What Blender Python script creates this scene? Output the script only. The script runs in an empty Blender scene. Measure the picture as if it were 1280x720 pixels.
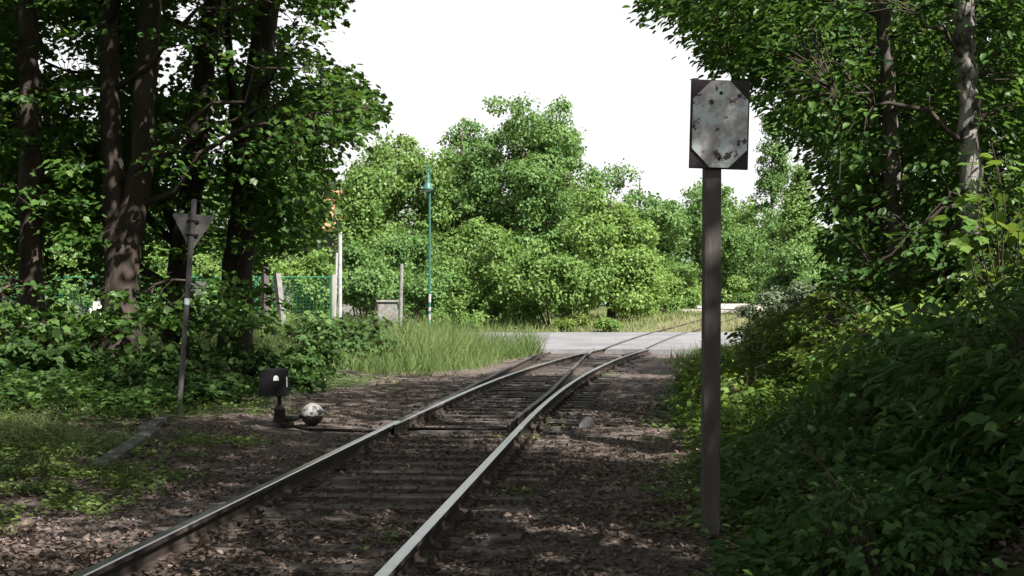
import bpy, math, random
import numpy as np
from mathutils import Vector, Matrix

R = random.Random(7)
G = np.random.default_rng(11)
sc = bpy.context.scene
C = sc.collection

# ------------------------------------------------------------------ camera numbers
F, HOR, EYE = 1800.0, 385.0, 1.48          # focal length (px of a 1280 px wide picture), horizon row, eye height


def at(px, py, Y):
    return np.array([(px - 640.0) / F * Y, Y, EYE - (py - HOR) / F * Y])


def xa(px, Y):
    return (px - 640.0) / F * Y


def sm(x, a, b):
    t = np.clip((np.asarray(x, float) - a) / (b - a), 0, 1)
    return t * t * (3 - 2 * t)


# ------------------------------------------------------------------ track geometry
GAUGE = 1.507
Y_TIP, RAD = 16.0, 267.0


def x_straight_left(Y):
    return -2.16 + 0.083 * (np.asarray(Y, float) - 7.21)


def curve_dev(Y):
    Y = np.asarray(Y, float)
    q = np.clip(Y, Y_TIP, 62.0) - Y_TIP
    return q * q / (2 * RAD) + np.maximum(Y - 62.0, 0) * (46.0 / RAD)


def x_left_curved(Y):
    return x_straight_left(Y) + curve_dev(Y)


def x_right_curved(Y):
    return x_left_curved(Y) + GAUGE


def x_right_straight(Y):
    return x_straight_left(Y) + GAUGE


def grade(Y):
    Y = np.asarray(Y, float)
    return 0.0255 * (np.clip(Y, 47, 112) - 47)


def vnoise(x, y, s, seed=0):
    """cheap smooth value noise, vectorised"""
    x = np.asarray(x, float) / s
    y = np.asarray(y, float) / s
    xi, yi = np.floor(x), np.floor(y)
    fx, fy = x - xi, y - yi
    fx = fx * fx * (3 - 2 * fx)
    fy = fy * fy * (3 - 2 * fy)

    def hsh(a, b):
        v = np.sin(a * 127.1 + b * 311.7 + seed * 74.7) * 43758.5453
        return v - np.floor(v)
    return (hsh(xi, yi) * (1 - fx) + hsh(xi + 1, yi) * fx) * (1 - fy) + (hsh(xi, yi + 1) * (1 - fx) + hsh(xi + 1, yi + 1) * fx) * fy


def ground_h(X, Y):
    X = np.asarray(X, float)
    Y = np.asarray(Y, float)
    dr = X - x_right_curved(Y)
    dl = x_straight_left(Y) - X
    z = np.zeros(np.broadcast(X, Y).shape) - 0.03
    far = 1 - sm(Y, 36, 46)
    z = z + (1.3 * sm(dr, 1.6, 5.8) + 0.05 * np.clip(dr - 5.5, 0, 14)) * far
    z = z + (0.32 * sm(dl, 2.4, 6.5) + 0.02 * np.clip(dl - 6, 0, 14)) * far
    z = z + grade(Y)
    off = np.clip(np.minimum(np.abs(dr + 0.75), np.abs(dl + 0.75)) - 1.1, 0, 2.0) / 2.0
    z = z + off * 0.10 * sm(Y, 43, 47) + 0.1 * sm(Y, 60, 62) * (1 - off)
    b = (vnoise(X, Y, 1.3, 1) - 0.5) * 0.10 + (vnoise(X, Y, 0.35, 2) - 0.5) * 0.035
    road = sm(Y, 45.5, 46.9) * (1 - sm(Y, 60.1, 61.5))
    lane = sm(Y, 90.5, 91.9) * (1 - sm(Y, 112.1, 113.5))
    quiet = (1 - road) * (1 - lane)
    return z + b * quiet * np.clip(0.25 + off, 0, 1) - 0.06 * (road + lane)


# ------------------------------------------------------------------ materials
def new_mat(name):
    m = bpy.data.materials.new(name)
    m.use_nodes = True
    nt = m.node_tree
    nt.nodes.clear()
    out = nt.nodes.new('ShaderNodeOutputMaterial')
    return m, nt, out


def nd(nt, kind, **kw):
    n = nt.nodes.new(kind)
    for k, v in kw.items():
        setattr(n, k, v)
    return n


def ramp(nt, fac, stops):
    r = nt.nodes.new('ShaderNodeValToRGB')
    el = r.color_ramp.elements
    while len(el) < len(stops):
        el.new(0.5)
    for e, (p, c) in zip(el, stops):
        e.position = p
        e.color = (c[0], c[1], c[2], 1)
    nt.links.new(fac, r.inputs[0])
    return r.outputs[0]


def mixc(nt, fac, a, b):
    m = nt.nodes.new('ShaderNodeMix')
    m.data_type = 'RGBA'
    for inp, v in ((m.inputs[0], fac), (m.inputs[6], a), (m.inputs[7], b)):
        if isinstance(v, (int, float)):
            inp.default_value = v
        elif isinstance(v, tuple):
            inp.default_value = (v[0], v[1], v[2], 1)
        else:
            nt.links.new(v, inp)
    return m.outputs[2]


def noise(nt, coord, scale, detail=4, rough=0.55):
    n = nt.nodes.new('ShaderNodeTexNoise')
    n.inputs['Scale'].default_value = scale
    n.inputs['Detail'].default_value = detail
    n.inputs['Roughness'].default_value = rough
    nt.links.new(coord, n.inputs['Vector'])
    return n.outputs[0]


def surface(name, stops, scale=4.0, rough=0.8, bump=0.3, bscale=None, metallic=0.0, spec=0.3, stretch=None, world=False):
    """noise-coloured principled surface"""
    m, nt, out = new_mat(name)
    tc = nd(nt, 'ShaderNodeTexCoord')
    if world:
        vec = nd(nt, 'ShaderNodeNewGeometry').outputs['Position']
    else:
        vec = tc.outputs['Object']
    if stretch:
        mp = nd(nt, 'ShaderNodeMapping')
        mp.inputs['Scale'].default_value = stretch
        nt.links.new(vec, mp.inputs[0])
        vec = mp.outputs[0]
    n = noise(nt, vec, scale, 6, 0.6)
    col = ramp(nt, n, stops)
    b = nd(nt, 'ShaderNodeBsdfPrincipled')
    nt.links.new(col, b.inputs['Base Color'])
    b.inputs['Roughness'].default_value = rough
    b.inputs['Metallic'].default_value = metallic
    b.inputs['Specular IOR Level'].default_value = spec
    if bump:
        n2 = noise(nt, vec, bscale or scale * 3, 5, 0.65)
        bp = nd(nt, 'ShaderNodeBump')
        bp.inputs['Strength'].default_value = bump
        bp.inputs['Distance'].default_value = 0.02
        nt.links.new(n2, bp.inputs['Height'])
        nt.links.new(bp.outputs[0], b.inputs['Normal'])
    nt.links.new(b.outputs[0], out.inputs[0])
    return m


def leaf_mat(name, dark, light, trans=0.35, rough=0.45, spec=0.35):
    m, nt, out = new_mat(name)
    a = nd(nt, 'ShaderNodeAttribute', attribute_name='rnd')
    col = ramp(nt, a.outputs['Fac'], [(0.0, dark), (0.75, tuple((d + l) / 2 for d, l in zip(dark, light))), (1.0, light)])
    b = nd(nt, 'ShaderNodeBsdfPrincipled')
    nt.links.new(col, b.inputs['Base Color'])
    b.inputs['Roughness'].default_value = rough
    b.inputs['Specular IOR Level'].default_value = spec
    t = nd(nt, 'ShaderNodeBsdfTranslucent')
    tcol = mixc(nt, 0.5, col, (light[0] * 1.15, light[1] * 1.1, light[2] * 0.5))
    nt.links.new(tcol, t.inputs['Color'])
    mx = nd(nt, 'ShaderNodeMixShader')
    mx.inputs[0].default_value = trans
    nt.links.new(b.outputs[0], mx.inputs[1])
    nt.links.new(t.outputs[0], mx.inputs[2])
    nt.links.new(mx.outputs[0], out.inputs[0])
    return m


M = {}
M['bark'] = surface('dark_bark', [(0.3, (.022, .016, .014)), (0.55, (.042, .031, .026)), (0.75, (.066, .051, .043))], 7, .9, .8, 18, stretch=(1, 1, .22))
M['mid_bark'] = surface('grey_brown_bark', [(0.3, (.035, .028, .026)), (0.55, (.085, .070, .064)), (0.75, (.15, .13, .12))], 6, .9, .6, 18, stretch=(1, 1, .4))
M['pale_bark'] = surface('pale_grey_bark', [(0.42, (.028, .025, .024)), (0.50, (.17, .158, .15)), (0.72, (.33, .31, .30))], 5, .85, .6, 16, stretch=(1, 1, .6))
M['twig'] = surface('twig_bark', [(0.3, (.025, .019, .015)), (0.7, (.055, .042, .032))], 6, .9, .3)
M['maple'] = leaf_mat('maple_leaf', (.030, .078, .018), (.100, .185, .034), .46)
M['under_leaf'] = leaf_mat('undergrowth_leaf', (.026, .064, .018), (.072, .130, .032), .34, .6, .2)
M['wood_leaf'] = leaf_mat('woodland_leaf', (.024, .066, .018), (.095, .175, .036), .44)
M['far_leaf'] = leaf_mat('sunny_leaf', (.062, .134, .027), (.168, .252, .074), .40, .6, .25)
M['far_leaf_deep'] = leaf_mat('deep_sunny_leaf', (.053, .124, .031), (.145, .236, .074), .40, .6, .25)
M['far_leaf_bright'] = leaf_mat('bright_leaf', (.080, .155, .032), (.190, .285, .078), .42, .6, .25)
M['grey_leaf'] = leaf_mat('greyish_leaf', (.055, .085, .045), (.14, .175, .105), .25, .65, .25)
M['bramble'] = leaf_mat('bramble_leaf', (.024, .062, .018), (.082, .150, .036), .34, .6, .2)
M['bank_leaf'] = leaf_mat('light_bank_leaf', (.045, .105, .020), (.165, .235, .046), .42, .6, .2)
M['yellow_sunlit_leaf'] = leaf_mat('yellow_green_sunlit_leaf', (.05, .11, .02), (.20, .25, .05), .4)  # for the bank saplings, sunlight is put into this colour
M['weed'] = leaf_mat('weed_leaf', (.045, .085, .020), (.16, .21, .06), .3)
M['grass'] = leaf_mat('grass_blade', (.050, .095, .024), (.20, .245, .095), .3, .6, .2)
M['dry_grass'] = leaf_mat('dry_grass_blade', (.12, .13, .05), (.32, .28, .15), .3, .6, .2)
M['litter'] = leaf_mat('dead_leaf', (.040, .030, .026), (.250, .188, .160), .12, .75, .2)
M['steel'] = surface('worn_rail_head', [(0.3, (.50, .49, .48)), (0.7, (.66, .66, .66))], 3, .30, .05, 40, metallic=1.0, stretch=(1, .05, 1))
M['rust'] = surface('rusty_rail_side', [(0.3, (.020, .015, .013)), (0.6, (.042, .030, .025)), (0.8, (.07, .048, .038))], 9, .85, .4, 40)
M['dull_head'] = surface('dull_rail_head', [(0.3, (.040, .031, .027)), (0.7, (.10, .084, .075))], 5, .55, .2, 40, metallic=.3)
M['sleeper'] = surface('old_sleeper_timber', [(0.25, (.030, .025, .024)), (0.5, (.072, .062, .058)), (0.8, (.145, .13, .122))], 5, .85, .9, 14, stretch=(.25, 2.2, 1))
M['iron'] = surface('black_iron', [(0.3, (.008, .007, .007)), (0.7, (.020, .017, .016))], 8, .8, .3, spec=.15)
M['black_paint'] = surface('black_paint', [(0.3, (.005, .005, .006)), (0.7, (.010, .009, .010))], 6, .8, .15, spec=.12)
M['white_patch'] = surface('milky_glass', [(0.3, (.55, .55, .56)), (0.7, (.75, .75, .75))], 20, .4, 0)
M['post_wood'] = surface('weathered_post', [(0.25, (.038, .032, .030)), (0.55, (.076, .065, .061)), (0.8, (.125, .108, .10))], 6, .85, .6, 25, stretch=(1, 1, .15))
M['plate_back'] = surface('dark_backing_board', [(0.3, (.018, .013, .015)), (0.7, (.040, .030, .032))], 8, .7, .2)
M['galv'] = surface('dull_galvanised_pipe', [(0.3, (.06, .06, .063)), (0.7, (.105, .10, .10))], 8, .6, .2, metallic=.4)
M['pipe_white'] = surface('pale_pipe', [(0.3, (.20, .20, .20)), (0.7, (.33, .33, .33))], 6, .6, .15)
M['sign_back'] = surface('sign_back_grey', [(0.3, (.055, .053, .052)), (0.7, (.098, .093, .09))], 6, .6, .1)
M['sticker'] = surface('pale_sticker', [(0.3, (.30, .40, .46)), (0.7, (.55, .60, .62))], 14, .5, 0)
M['red'] = surface('sign_red', [(0.3, (.40, .02, .02)), (0.7, (.50, .03, .03))], 4, .5, 0)
M['lamp_green'] = surface('green_lamp_paint', [(0.3, (.020, .075, .056)), (0.7, (.032, .105, .080))], 5, .45, .1)
M['fence_green'] = surface('green_fence_wire', [(0.3, (.012, .09, .05)), (0.7, (.02, .14, .08))], 5, .5, 0)
M['concrete'] = surface('weathered_concrete', [(0.3, (.10, .10, .095)), (0.55, (.17, .165, .155)), (0.75, (.24, .235, .22))], 7, .9, .5, 30)
M['mossy'] = surface('mossy_concrete', [(0.35, (.05, .052, .042)), (0.55, (.088, .086, .076)), (0.75, (.13, .125, .112))], 6, .9, .6, 30)
M['grey_box'] = surface('grey_painted_metal', [(0.3, (.06, .063, .066)), (0.7, (.125, .128, .13))], 9, .6, .2)
M['roof_tile'] = surface('orange_roof_tile', [(0.3, (.24, .10, .065)), (0.7, (.36, .17, .11))], 3, .8, .5, 14)
M['render'] = surface('white_render', [(0.3, (.66, .66, .65)), (0.7, (.80, .80, .79))], 1.2, .85, .15)
M['felt'] = surface('dark_roof_felt', [(0.3, (.05, .05, .05)), (0.7, (.09, .09, .09))], 3, .9, .2)
M['window'] = surface('dark_window', [(0.3, (.02, .025, .03)), (0.7, (.05, .055, .06))], 2, .15, 0, spec=.6)
M['old_timber'] = surface('grey_fence_timber', [(0.3, (.13, .115, .10)), (0.7, (.26, .24, .21))], 5, .9, .5, stretch=(1, 1, .2))
M['stone'] = surface('ballast_stone', [(0.3, (.05, .043, .043)), (0.7, (.17, .15, .145))], 9, .9, .3, world=True)


def make_sign_face():
    m, nt, out = new_mat('weathered_sign_face')
    v = nd(nt, 'ShaderNodeTexCoord').outputs['Object']
    n1 = noise(nt, v, 7.5, 9, .68)
    base = ramp(nt, n1, [(0.36, (.48, .54, .55)), (0.465, (.46, .50, .505)), (0.51, (.37, .355, .357)), (0.58, (.31, .285, .287)), (0.70, (.42, .425, .43))])
    mp = nd(nt, 'ShaderNodeMapping')
    mp.inputs['Location'].default_value = (3.1, 0, 1.7)
    nt.links.new(v, mp.inputs[0])
    n2 = noise(nt, mp.outputs[0], 11, 6, .6)
    f = ramp(nt, n2, [(0.585, (0, 0, 0)), (0.61, (1, 1, 1))])
    col = mixc(nt, f, base, (.075, .062, .065))
    mp2 = nd(nt, 'ShaderNodeMapping')
    mp2.inputs['Location'].default_value = (7.7, 0, 4.1)
    mp2.inputs['Scale'].default_value = (1.6, 1, .7)
    nt.links.new(v, mp2.inputs[0])
    n3 = noise(nt, mp2.outputs[0], 16, 4, .6)
    f3 = ramp(nt, n3, [(0.66, (0, 0, 0)), (0.74, (1, 1, 1))])
    col = mixc(nt, f3, col, (.27, .31, .32))
    b = nd(nt, 'ShaderNodeBsdfPrincipled')
    nt.links.new(col, b.inputs['Base Color'])
    b.inputs['Roughness'].default_value = .9
    b.inputs['Specular IOR Level'].default_value = .1
    nt.links.new(b.outputs[0], out.inputs[0])
    return m


M['sign_face'] = make_sign_face()


def make_weight():
    """weight painted white above and black below, the paint flaking in patches"""
    m, nt, out = new_mat('flaking_black_and_white_paint')
    v = nd(nt, 'ShaderNodeTexCoord').outputs['Object']
    sep = nd(nt, 'ShaderNodeSeparateXYZ')
    nt.links.new(v, sep.inputs[0])
    n1 = noise(nt, v, 14, 5, .6)
    n2 = noise(nt, v, 12, 4, .6)
    # edge of the two colours, a little ragged
    ma = nd(nt, 'ShaderNodeMath', operation='MULTIPLY_ADD')
    nt.links.new(n1, ma.inputs[0])
    ma.inputs[1].default_value = .09
    nt.links.new(sep.outputs[2], ma.inputs[2])
    half = ramp(nt, ma.outputs[0], [(0.028, (0, 0, 0)), (0.036, (1, 1, 1))])
    chips = ramp(nt, n2, [(0.53, (0, 0, 0)), (0.56, (1, 1, 1))])
    white = mixc(nt, chips, (.19, .19, .187), (.02, .018, .018))
    col = mixc(nt, half, (.008, .008, .008), white)
    b = nd(nt, 'ShaderNodeBsdfPrincipled')
    nt.links.new(col, b.inputs['Base Color'])
    b.inputs['Roughness'].default_value = .55
    nt.links.new(b.outputs[0], out.inputs[0])
    return m


M['weight'] = make_weight()


def make_ground_mat():
    m, nt, out = new_mat('forest_floor')
    pos = nd(nt, 'ShaderNodeNewGeometry').outputs['Position']
    n1 = noise(nt, pos, 1.1, 6, .6)
    n2 = noise(nt, pos, 14, 6, .7)
    n3 = noise(nt, pos, 46, 3, .6)
    litter = ramp(nt, n2, [(0.3, (.034, .026, .023)), (0.5, (.082, .064, .056)), (0.62, (.128, .100, .088)), (0.75, (.19, .155, .14))])
    soil = ramp(nt, n3, [(0.3, (.046, .037, .034)), (0.7, (.118, .097, .090))])
    f1 = ramp(nt, n1, [(0.35, (0, 0, 0)), (0.65, (1, 1, 1))])
    brown = mixc(nt, f1, soil, litter)
    grn = ramp(nt, n2, [(0.3, (.022, .034, .012)), (0.6, (.05, .072, .024)), (0.75, (.09, .10, .045))])
    ga = nd(nt, 'ShaderNodeAttribute', attribute_name='green')
    madd = nd(nt, 'ShaderNodeMath', operation='MULTIPLY_ADD')
    nt.links.new(n1, madd.inputs[0])
    madd.inputs[1].default_value = 0.9
    nt.links.new(ga.outputs['Fac'], madd.inputs[2])
    gf = ramp(nt, madd.outputs[0], [(0.72, (0, 0, 0)), (0.98, (1, 1, 1))])
    col = mixc(nt, gf, brown, grn)
    da = nd(nt, 'ShaderNodeAttribute', attribute_name='dry')
    tan = ramp(nt, n2, [(0.3, (.10, .085, .05)), (0.7, (.23, .19, .12))])
    col = mixc(nt, da.outputs['Fac'], col, tan)
    b = nd(nt, 'ShaderNodeBsdfPrincipled')
    nt.links.new(col, b.inputs['Base Color'])
    b.inputs['Roughness'].default_value = .95
    b.inputs['Specular IOR Level'].default_value = .15
    bp = nd(nt, 'ShaderNodeBump')
    bp.inputs['Strength'].default_value = .9
    bp.inputs['Distance'].default_value = .03
    nt.links.new(n2, bp.inputs['Height'])
    nt.links.new(bp.outputs[0], b.inputs['Normal'])
    nt.links.new(b.outputs[0], out.inputs[0])
    return m


M['ground'] = make_ground_mat()


def make_road_mat():
    m, nt, out = new_mat('old_asphalt')
    pos = nd(nt, 'ShaderNodeNewGeometry').outputs['Position']
    n1 = noise(nt, pos, .35, 6, .65)
    n2 = noise(nt, pos, 25, 4, .7)
    c1 = ramp(nt, n1, [(0.35, (.098, .098, .106)), (0.5, (.130, .130, .140)), (0.65, (.165, .163, .170))])
    c2 = ramp(nt, n2, [(0.3, (.6, .6, .6)), (0.7, (1.15, 1.15, 1.15))])
    mx = nd(nt, 'ShaderNodeMix', data_type='RGBA', blend_type='MULTIPLY')
    mx.inputs[0].default_value = 1
    nt.links.new(c1, mx.inputs[6])
    nt.links.new(c2, mx.inputs[7])
    vo = nd(nt, 'ShaderNodeTexVoronoi', feature='DISTANCE_TO_EDGE')
    vo.inputs['Scale'].default_value = .35
    wv = nd(nt, 'ShaderNodeVectorMath', operation='MULTIPLY_ADD')
    nt.links.new(nd(nt, 'ShaderNodeTexNoise').outputs[1], wv.inputs[0])
    wv.inputs[1].default_value = (1.5, 1.5, 0)
    nt.links.new(pos, wv.inputs[2])
    nt.links.new(wv.outputs[0], vo.inputs['Vector'])
    cr = ramp(nt, vo.outputs[0], [(0.004, (1, 1, 1)), (0.009, (0, 0, 0))])
    col = mixc(nt, cr, mx.outputs[2], (.06, .058, .056))
    b = nd(nt, 'ShaderNodeBsdfPrincipled')
    nt.links.new(col, b.inputs['Base Color'])
    b.inputs['Roughness'].default_value = .85
    nt.links.new(b.outputs[0], out.inputs[0])
    return m


M['road'] = make_road_mat()
M['sand'] = surface('pale_gravel', [(0.3, (.20, .185, .16)), (0.7, (.31, .29, .26))], .5, .95, .3, 20, world=True)


# ------------------------------------------------------------------ mesh helpers
class MB:
    def __init__(s):
        s.V, s.Fc, s.Mi = [], [], []

    def add(s, vs, fs, mi=0):
        o = len(s.V)
        s.V.extend([tuple(map(float, v)) for v in vs])
        for f in fs:
            s.Fc.append(tuple(i + o for i in f))
            s.Mi.append(mi)
        return s

    def box(s, c, size, rot=None, mi=0, taper=1.0):
        hx, hy, hz = (k / 2 for k in size)
        vs = [Vector((x * hx * (taper if z > 0 else 1), y * hy * (taper if z > 0 else 1), z * hz)) for z in (-1, 1) for y in (-1, 1) for x in (-1, 1)]
        if rot:
            vs = [rot @ v for v in vs]
        vs = [v + Vector(c) for v in vs]
        return s.add(vs, [(0, 2, 3, 1), (4, 5, 7, 6), (0, 1, 5, 4), (2, 6, 7, 3), (0, 4, 6, 2), (1, 3, 7, 5)], mi)

    def tube(s, path, radii, n=8, mi=0, cap=True, wob=0.0):
        path = [Vector(map(float, p)) for p in path]
        if isinstance(radii, (int, float)):
            radii = [radii] * len(path)
        vs, fs = [], []
        u = None
        for i, p in enumerate(path):
            d = (path[min(i + 1, len(path) - 1)] - path[max(i - 1, 0)])
            if d.length < 1e-6:
                d = Vector((0, 0, 1))
            d.normalize()
            if u is None:
                u = d.cross(Vector((0, 1, 0))) if abs(d.y) < .9 else d.cross(Vector((1, 0, 0)))
            u = (u - d * u.dot(d)).normalized()
            w = d.cross(u)
            for k in range(n):
                a = 2 * math.pi * k / n
                r = radii[i] * (1 + (R.uniform(-wob, wob) if wob else 0))
                vs.append(p + (u * math.cos(a) + w * math.sin(a)) * r)
        for i in range(len(path) - 1):
            for k in range(n):
                a, b = i * n + k, i * n + (k + 1) % n
                fs.append((a, b, b + n, a + n))
        if cap:
            fs.append(tuple(range(n - 1, -1, -1)))
            fs.append(tuple(range((len(path) - 1) * n, len(path) * n)))
        return s.add(vs, fs, mi)

    def lathe(s, c, prof, n=20, mi=0):
        """profile [(r, z)] turned about the vertical axis at c"""
        vs, fs = [], []
        for r, z in prof:
            for k in range(n):
                a = 2 * math.pi * k / n
                vs.append((c[0] + r * math.cos(a), c[1] + r * math.sin(a), c[2] + z))
        for i in range(len(prof) - 1):
            for k in range(n):
                a, b = i * n + k, i * n + (k + 1) % n
                fs.append((a, b, b + n, a + n))
        fs.append(tuple(range(n - 1, -1, -1)))
        fs.append(tuple(range((len(prof) - 1) * n, len(prof) * n)))
        return s.add(vs, fs, mi)

    def prism_y(s, poly, y0, y1, mi=0):
        """polygon in x-z, counter-clockwise seen from -y, extruded along y"""
        n = len(poly)
        vs = [(x, y0, z) for x, z in poly] + [(x, y1, z) for x, z in poly]
        fs = [tuple(range(n)), tuple(range(2 * n - 1, n - 1, -1))]
        fs += [(i, i + n, (i + 1) % n + n, (i + 1) % n) for i in range(n)]
        return s.add(vs, fs, mi)

    def build(s, name, mats, parent=None, smooth=False, bevel=0.0):
        me = bpy.data.meshes.new(name)
        me.from_pydata(s.V, [], s.Fc)
        if not isinstance(mats, (list, tuple)):
            mats = [mats]
        for m in mats:
            me.materials.append(m)
        if len(mats) > 1:
            me.polygons.foreach_set('material_index', s.Mi)
        if smooth:
            me.polygons.foreach_set('use_smooth', [True] * len(me.polygons))
        me.update()
        o = bpy.data.objects.new(name, me)
        C.objects.link(o)
        if parent:
            o.parent = parent
        if bevel:
            b = o.modifiers.new('edge', 'BEVEL')
            b.width = bevel
            b.segments = 2
            b.limit_method = 'ANGLE'
        return o


def tag(o, label=None, cat=None, group=None, kind=None):
    for k, v in (('label', label), ('category', cat), ('group', group), ('kind', kind)):
        if v:
            o[k] = v
    return o


def thing(name, label, cat, loc=(0, 0, 0), rz=0.0, group=None):
    o = bpy.data.objects.new(name, None)
    C.objects.link(o)
    o.location = tuple(map(float, loc))
    o.rotation_euler = (0, 0, rz)
    o.empty_display_size = .2
    return tag(o, label, cat, group)


def copy_thing(src, loc, rz, scale, label, group=None):
    r = src.copy()
    C.objects.link(r)
    r.location = tuple(map(float, loc))
    r.rotation_euler = (0, 0, rz)
    r.scale = scale if isinstance(scale, tuple) else (scale, scale, scale)
    r['label'] = label
    if group:
        r['group'] = group
    for ch in list(src.children):
        c = ch.copy()
        C.objects.link(c)
        c.parent = r
    return r


# leaf templates: verts (side, along, up), faces
T_QUAD = (np.array([(0, 0, 0), (.36, .45, .10), (0, 1, 0), (-.36, .45, .10)], float), [(0, 1, 2, 3)])
T_OVATE = (np.array([(0, 0, 0), (.27, .28, .07), (.23, .66, .05), (0, 1, -.12), (-.23, .66, .05), (-.27, .28, .07)], float), [(0, 1, 2, 3), (0, 3, 4, 5)])
T_MAPLE = (np.array([(0, 0, 0), (.36, .02, .03), (.38, .25, .05), (.55, .52, -.03), (.34, .62, .03), (0, 1.0, -.12),
                     (-.34, .62, .03), (-.55, .52, -.03), (-.38, .25, .05), (-.36, .02, .03)], float), [(0, 1, 2, 3, 4, 5), (0, 5, 6, 7, 8, 9)])
T_LANCE = (np.array([(0, 0, 0), (.13, .3, .05), (.11, .65, .02), (0, 1, -.15), (-.11, .65, .02), (-.13, .3, .05)], float), [(0, 1, 2, 3), (0, 3, 4, 5)])
T_BLADE = (np.array([(.5, 0, 0), (.38, .5, .02), (0, 1, .25), (-.38, .5, .02), (-.5, 0, 0)], float), [(0, 1, 2, 3, 4)])


def unit(a):
    return a / np.maximum(np.linalg.norm(a, axis=-1, keepdims=True), 1e-9)


def leaf_object(name, mat, P, D, N, S, tmpl, parent=None, rnd=None, width=None, loc=(0, 0, 0)):
    """many leaves as one mesh: P positions, D leaf axis, N leaf normal, S size"""
    P, D, N, S = (np.asarray(a, float) for a in (P, D, N, S))
    n = len(P)
    D = unit(D)
    side = unit(np.cross(D, N))
    up = np.cross(side, D)
    tv, tf = tmpl
    k = len(tv)
    W = S if width is None else np.asarray(width, float)
    V = P[:, None, :] + tv[None, :, 0, None] * side[:, None, :] * W[:, None, None] + (tv[None, :, 1, None] * D[:, None, :] + tv[None, :, 2, None] * up[:, None, :]) * S[:, None, None]
    V = V - np.asarray(loc, float)
    me = bpy.data.meshes.new(name)
    me.vertices.add(n * k)
    me.vertices.foreach_set('co', V.reshape(-1).astype(np.float32))
    flat = np.concatenate([np.array(f) for f in tf])
    lens = np.array([len(f) for f in tf])
    nl = len(flat)
    me.loops.add(n * nl)
    me.polygons.add(n * len(tf))
    li = (flat[None, :] + (np.arange(n) * k)[:, None]).reshape(-1)
    me.loops.foreach_set('vertex_index', li.astype(np.int32))
    starts = np.concatenate([[0], np.cumsum(lens)[:-1]])
    ls = (starts[None, :] + (np.arange(n) * nl)[:, None]).reshape(-1)
    me.polygons.foreach_set('loop_start', ls.astype(np.int32))
    me.update(calc_edges=True)
    if rnd is None:
        rnd = G.random(n)
    at_ = me.attributes.new('rnd', 'FLOAT', 'FACE')
    at_.data.foreach_set('value', np.repeat(np.clip(rnd, 0, 1), len(tf)).astype(np.float32))
    me.materials.append(mat)
    o = bpy.data.objects.new(name, me)
    C.objects.link(o)
    if parent is not None:
        o.parent = parent
    return o


def rvec(n):
    return unit(G.normal(size=(n, 3)))


def spray_leaves(centres, dirs, per, spread, size, flat=.35):
    """flat leafy twig ends: returns P, D, N, S, rnd"""
    n = len(centres)
    c = np.repeat(centres, per, axis=0)
    d = np.repeat(unit(dirs), per, axis=0)
    up = np.array([0, 0, 1.0])
    side = unit(np.cross(d, up) + 1e-6)
    nrm = np.cross(side, d)
    m = n * per
    u = G.uniform(-1, 1, m)
    v = G.normal(0, .5, m)
    w = G.normal(0, flat * .4, m)
    P = c + (d * u[:, None] * .9 + side * v[:, None] * .8 + nrm * w[:, None]) * spread
    P[:, 2] -= (u + np.abs(v)) ** 2 * spread * .12
    D = d * .6 + side * np.sign(v)[:, None] * G.uniform(.2, 1.1, m)[:, None] + G.normal(0, .25, (m, 3)) + np.array([0, 0, -.28])
    N = up + G.normal(0, .42, (m, 3)) + d * .15
    S = size * G.uniform(.6, 1.25, m)
    rnd = np.clip(np.repeat(G.uniform(0, 1, n), per) * .55 + G.uniform(0, .5, m), 0, 1)
    return P, D, N, S, rnd


# ------------------------------------------------------------------ SETTING
def make_ground():
    def axis(stops):
        out = []
        for (a, b, s) in stops:
            out += list(np.arange(a, b, s))
        out.append(stops[-1][1])
        return np.array(out)
    xs = axis([(-700, -120, 60), (-120, -40, 8), (-40, -14, 1.5), (-14, 12, .16), (12, 40, 1.5), (40, 120, 8), (120, 700, 60)])
    ys = axis([(-300, -30, 30), (-30, 4, 1.5), (4, 30, .16), (30, 64, .4), (64, 130, 2), (130, 300, 15), (300, 1500, 100)])
    XX, YY = np.meshgrid(xs, ys)
    ZZ = ground_h(XX, YY)
    nx, ny = len(xs), len(ys)
    V = np.stack([XX, YY, ZZ], -1).reshape(-1, 3)
    i = np.arange(nx * ny).reshape(ny, nx)
    Fq = np.stack([i[:-1, :-1], i[:-1, 1:], i[1:, 1:], i[1:, :-1]], -1).reshape(-1, 4)
    me = bpy.data.meshes.new('ground')
    me.vertices.add(len(V))
    me.vertices.foreach_set('co', V.reshape(-1).astype(np.float32))
    me.loops.add(len(Fq) * 4)
    me.loops.foreach_set('vertex_index', Fq.reshape(-1).astype(np.int32))
    me.polygons.add(len(Fq))
    me.polygons.foreach_set('loop_start', (np.arange(len(Fq)) * 4).astype(np.int32))
    me.update(calc_edges=True)
    me.polygons.foreach_set('use_smooth', [True] * len(Fq))
    X, Y = V[:, 0], V[:, 1]
    g = green_zone(X, Y)
    a = me.attributes.new('green', 'FLOAT', 'POINT')
    a.data.foreach_set('value', g.astype(np.float32))
    dry = sm(Y, 60.5, 63) * (1 - sm(Y, 78, 92)) * sm(X, -2, 6) * .5 + sm(Y, 60.5, 90) * .1
    a = me.attributes.new('dry', 'FLOAT', 'POINT')
    a.data.foreach_set('value', dry.astype(np.float32))
    me.materials.append(M['ground'])
    o = bpy.data.objects.new('ground', me)
    C.objects.link(o)
    o['kind'] = 'structure'


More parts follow.
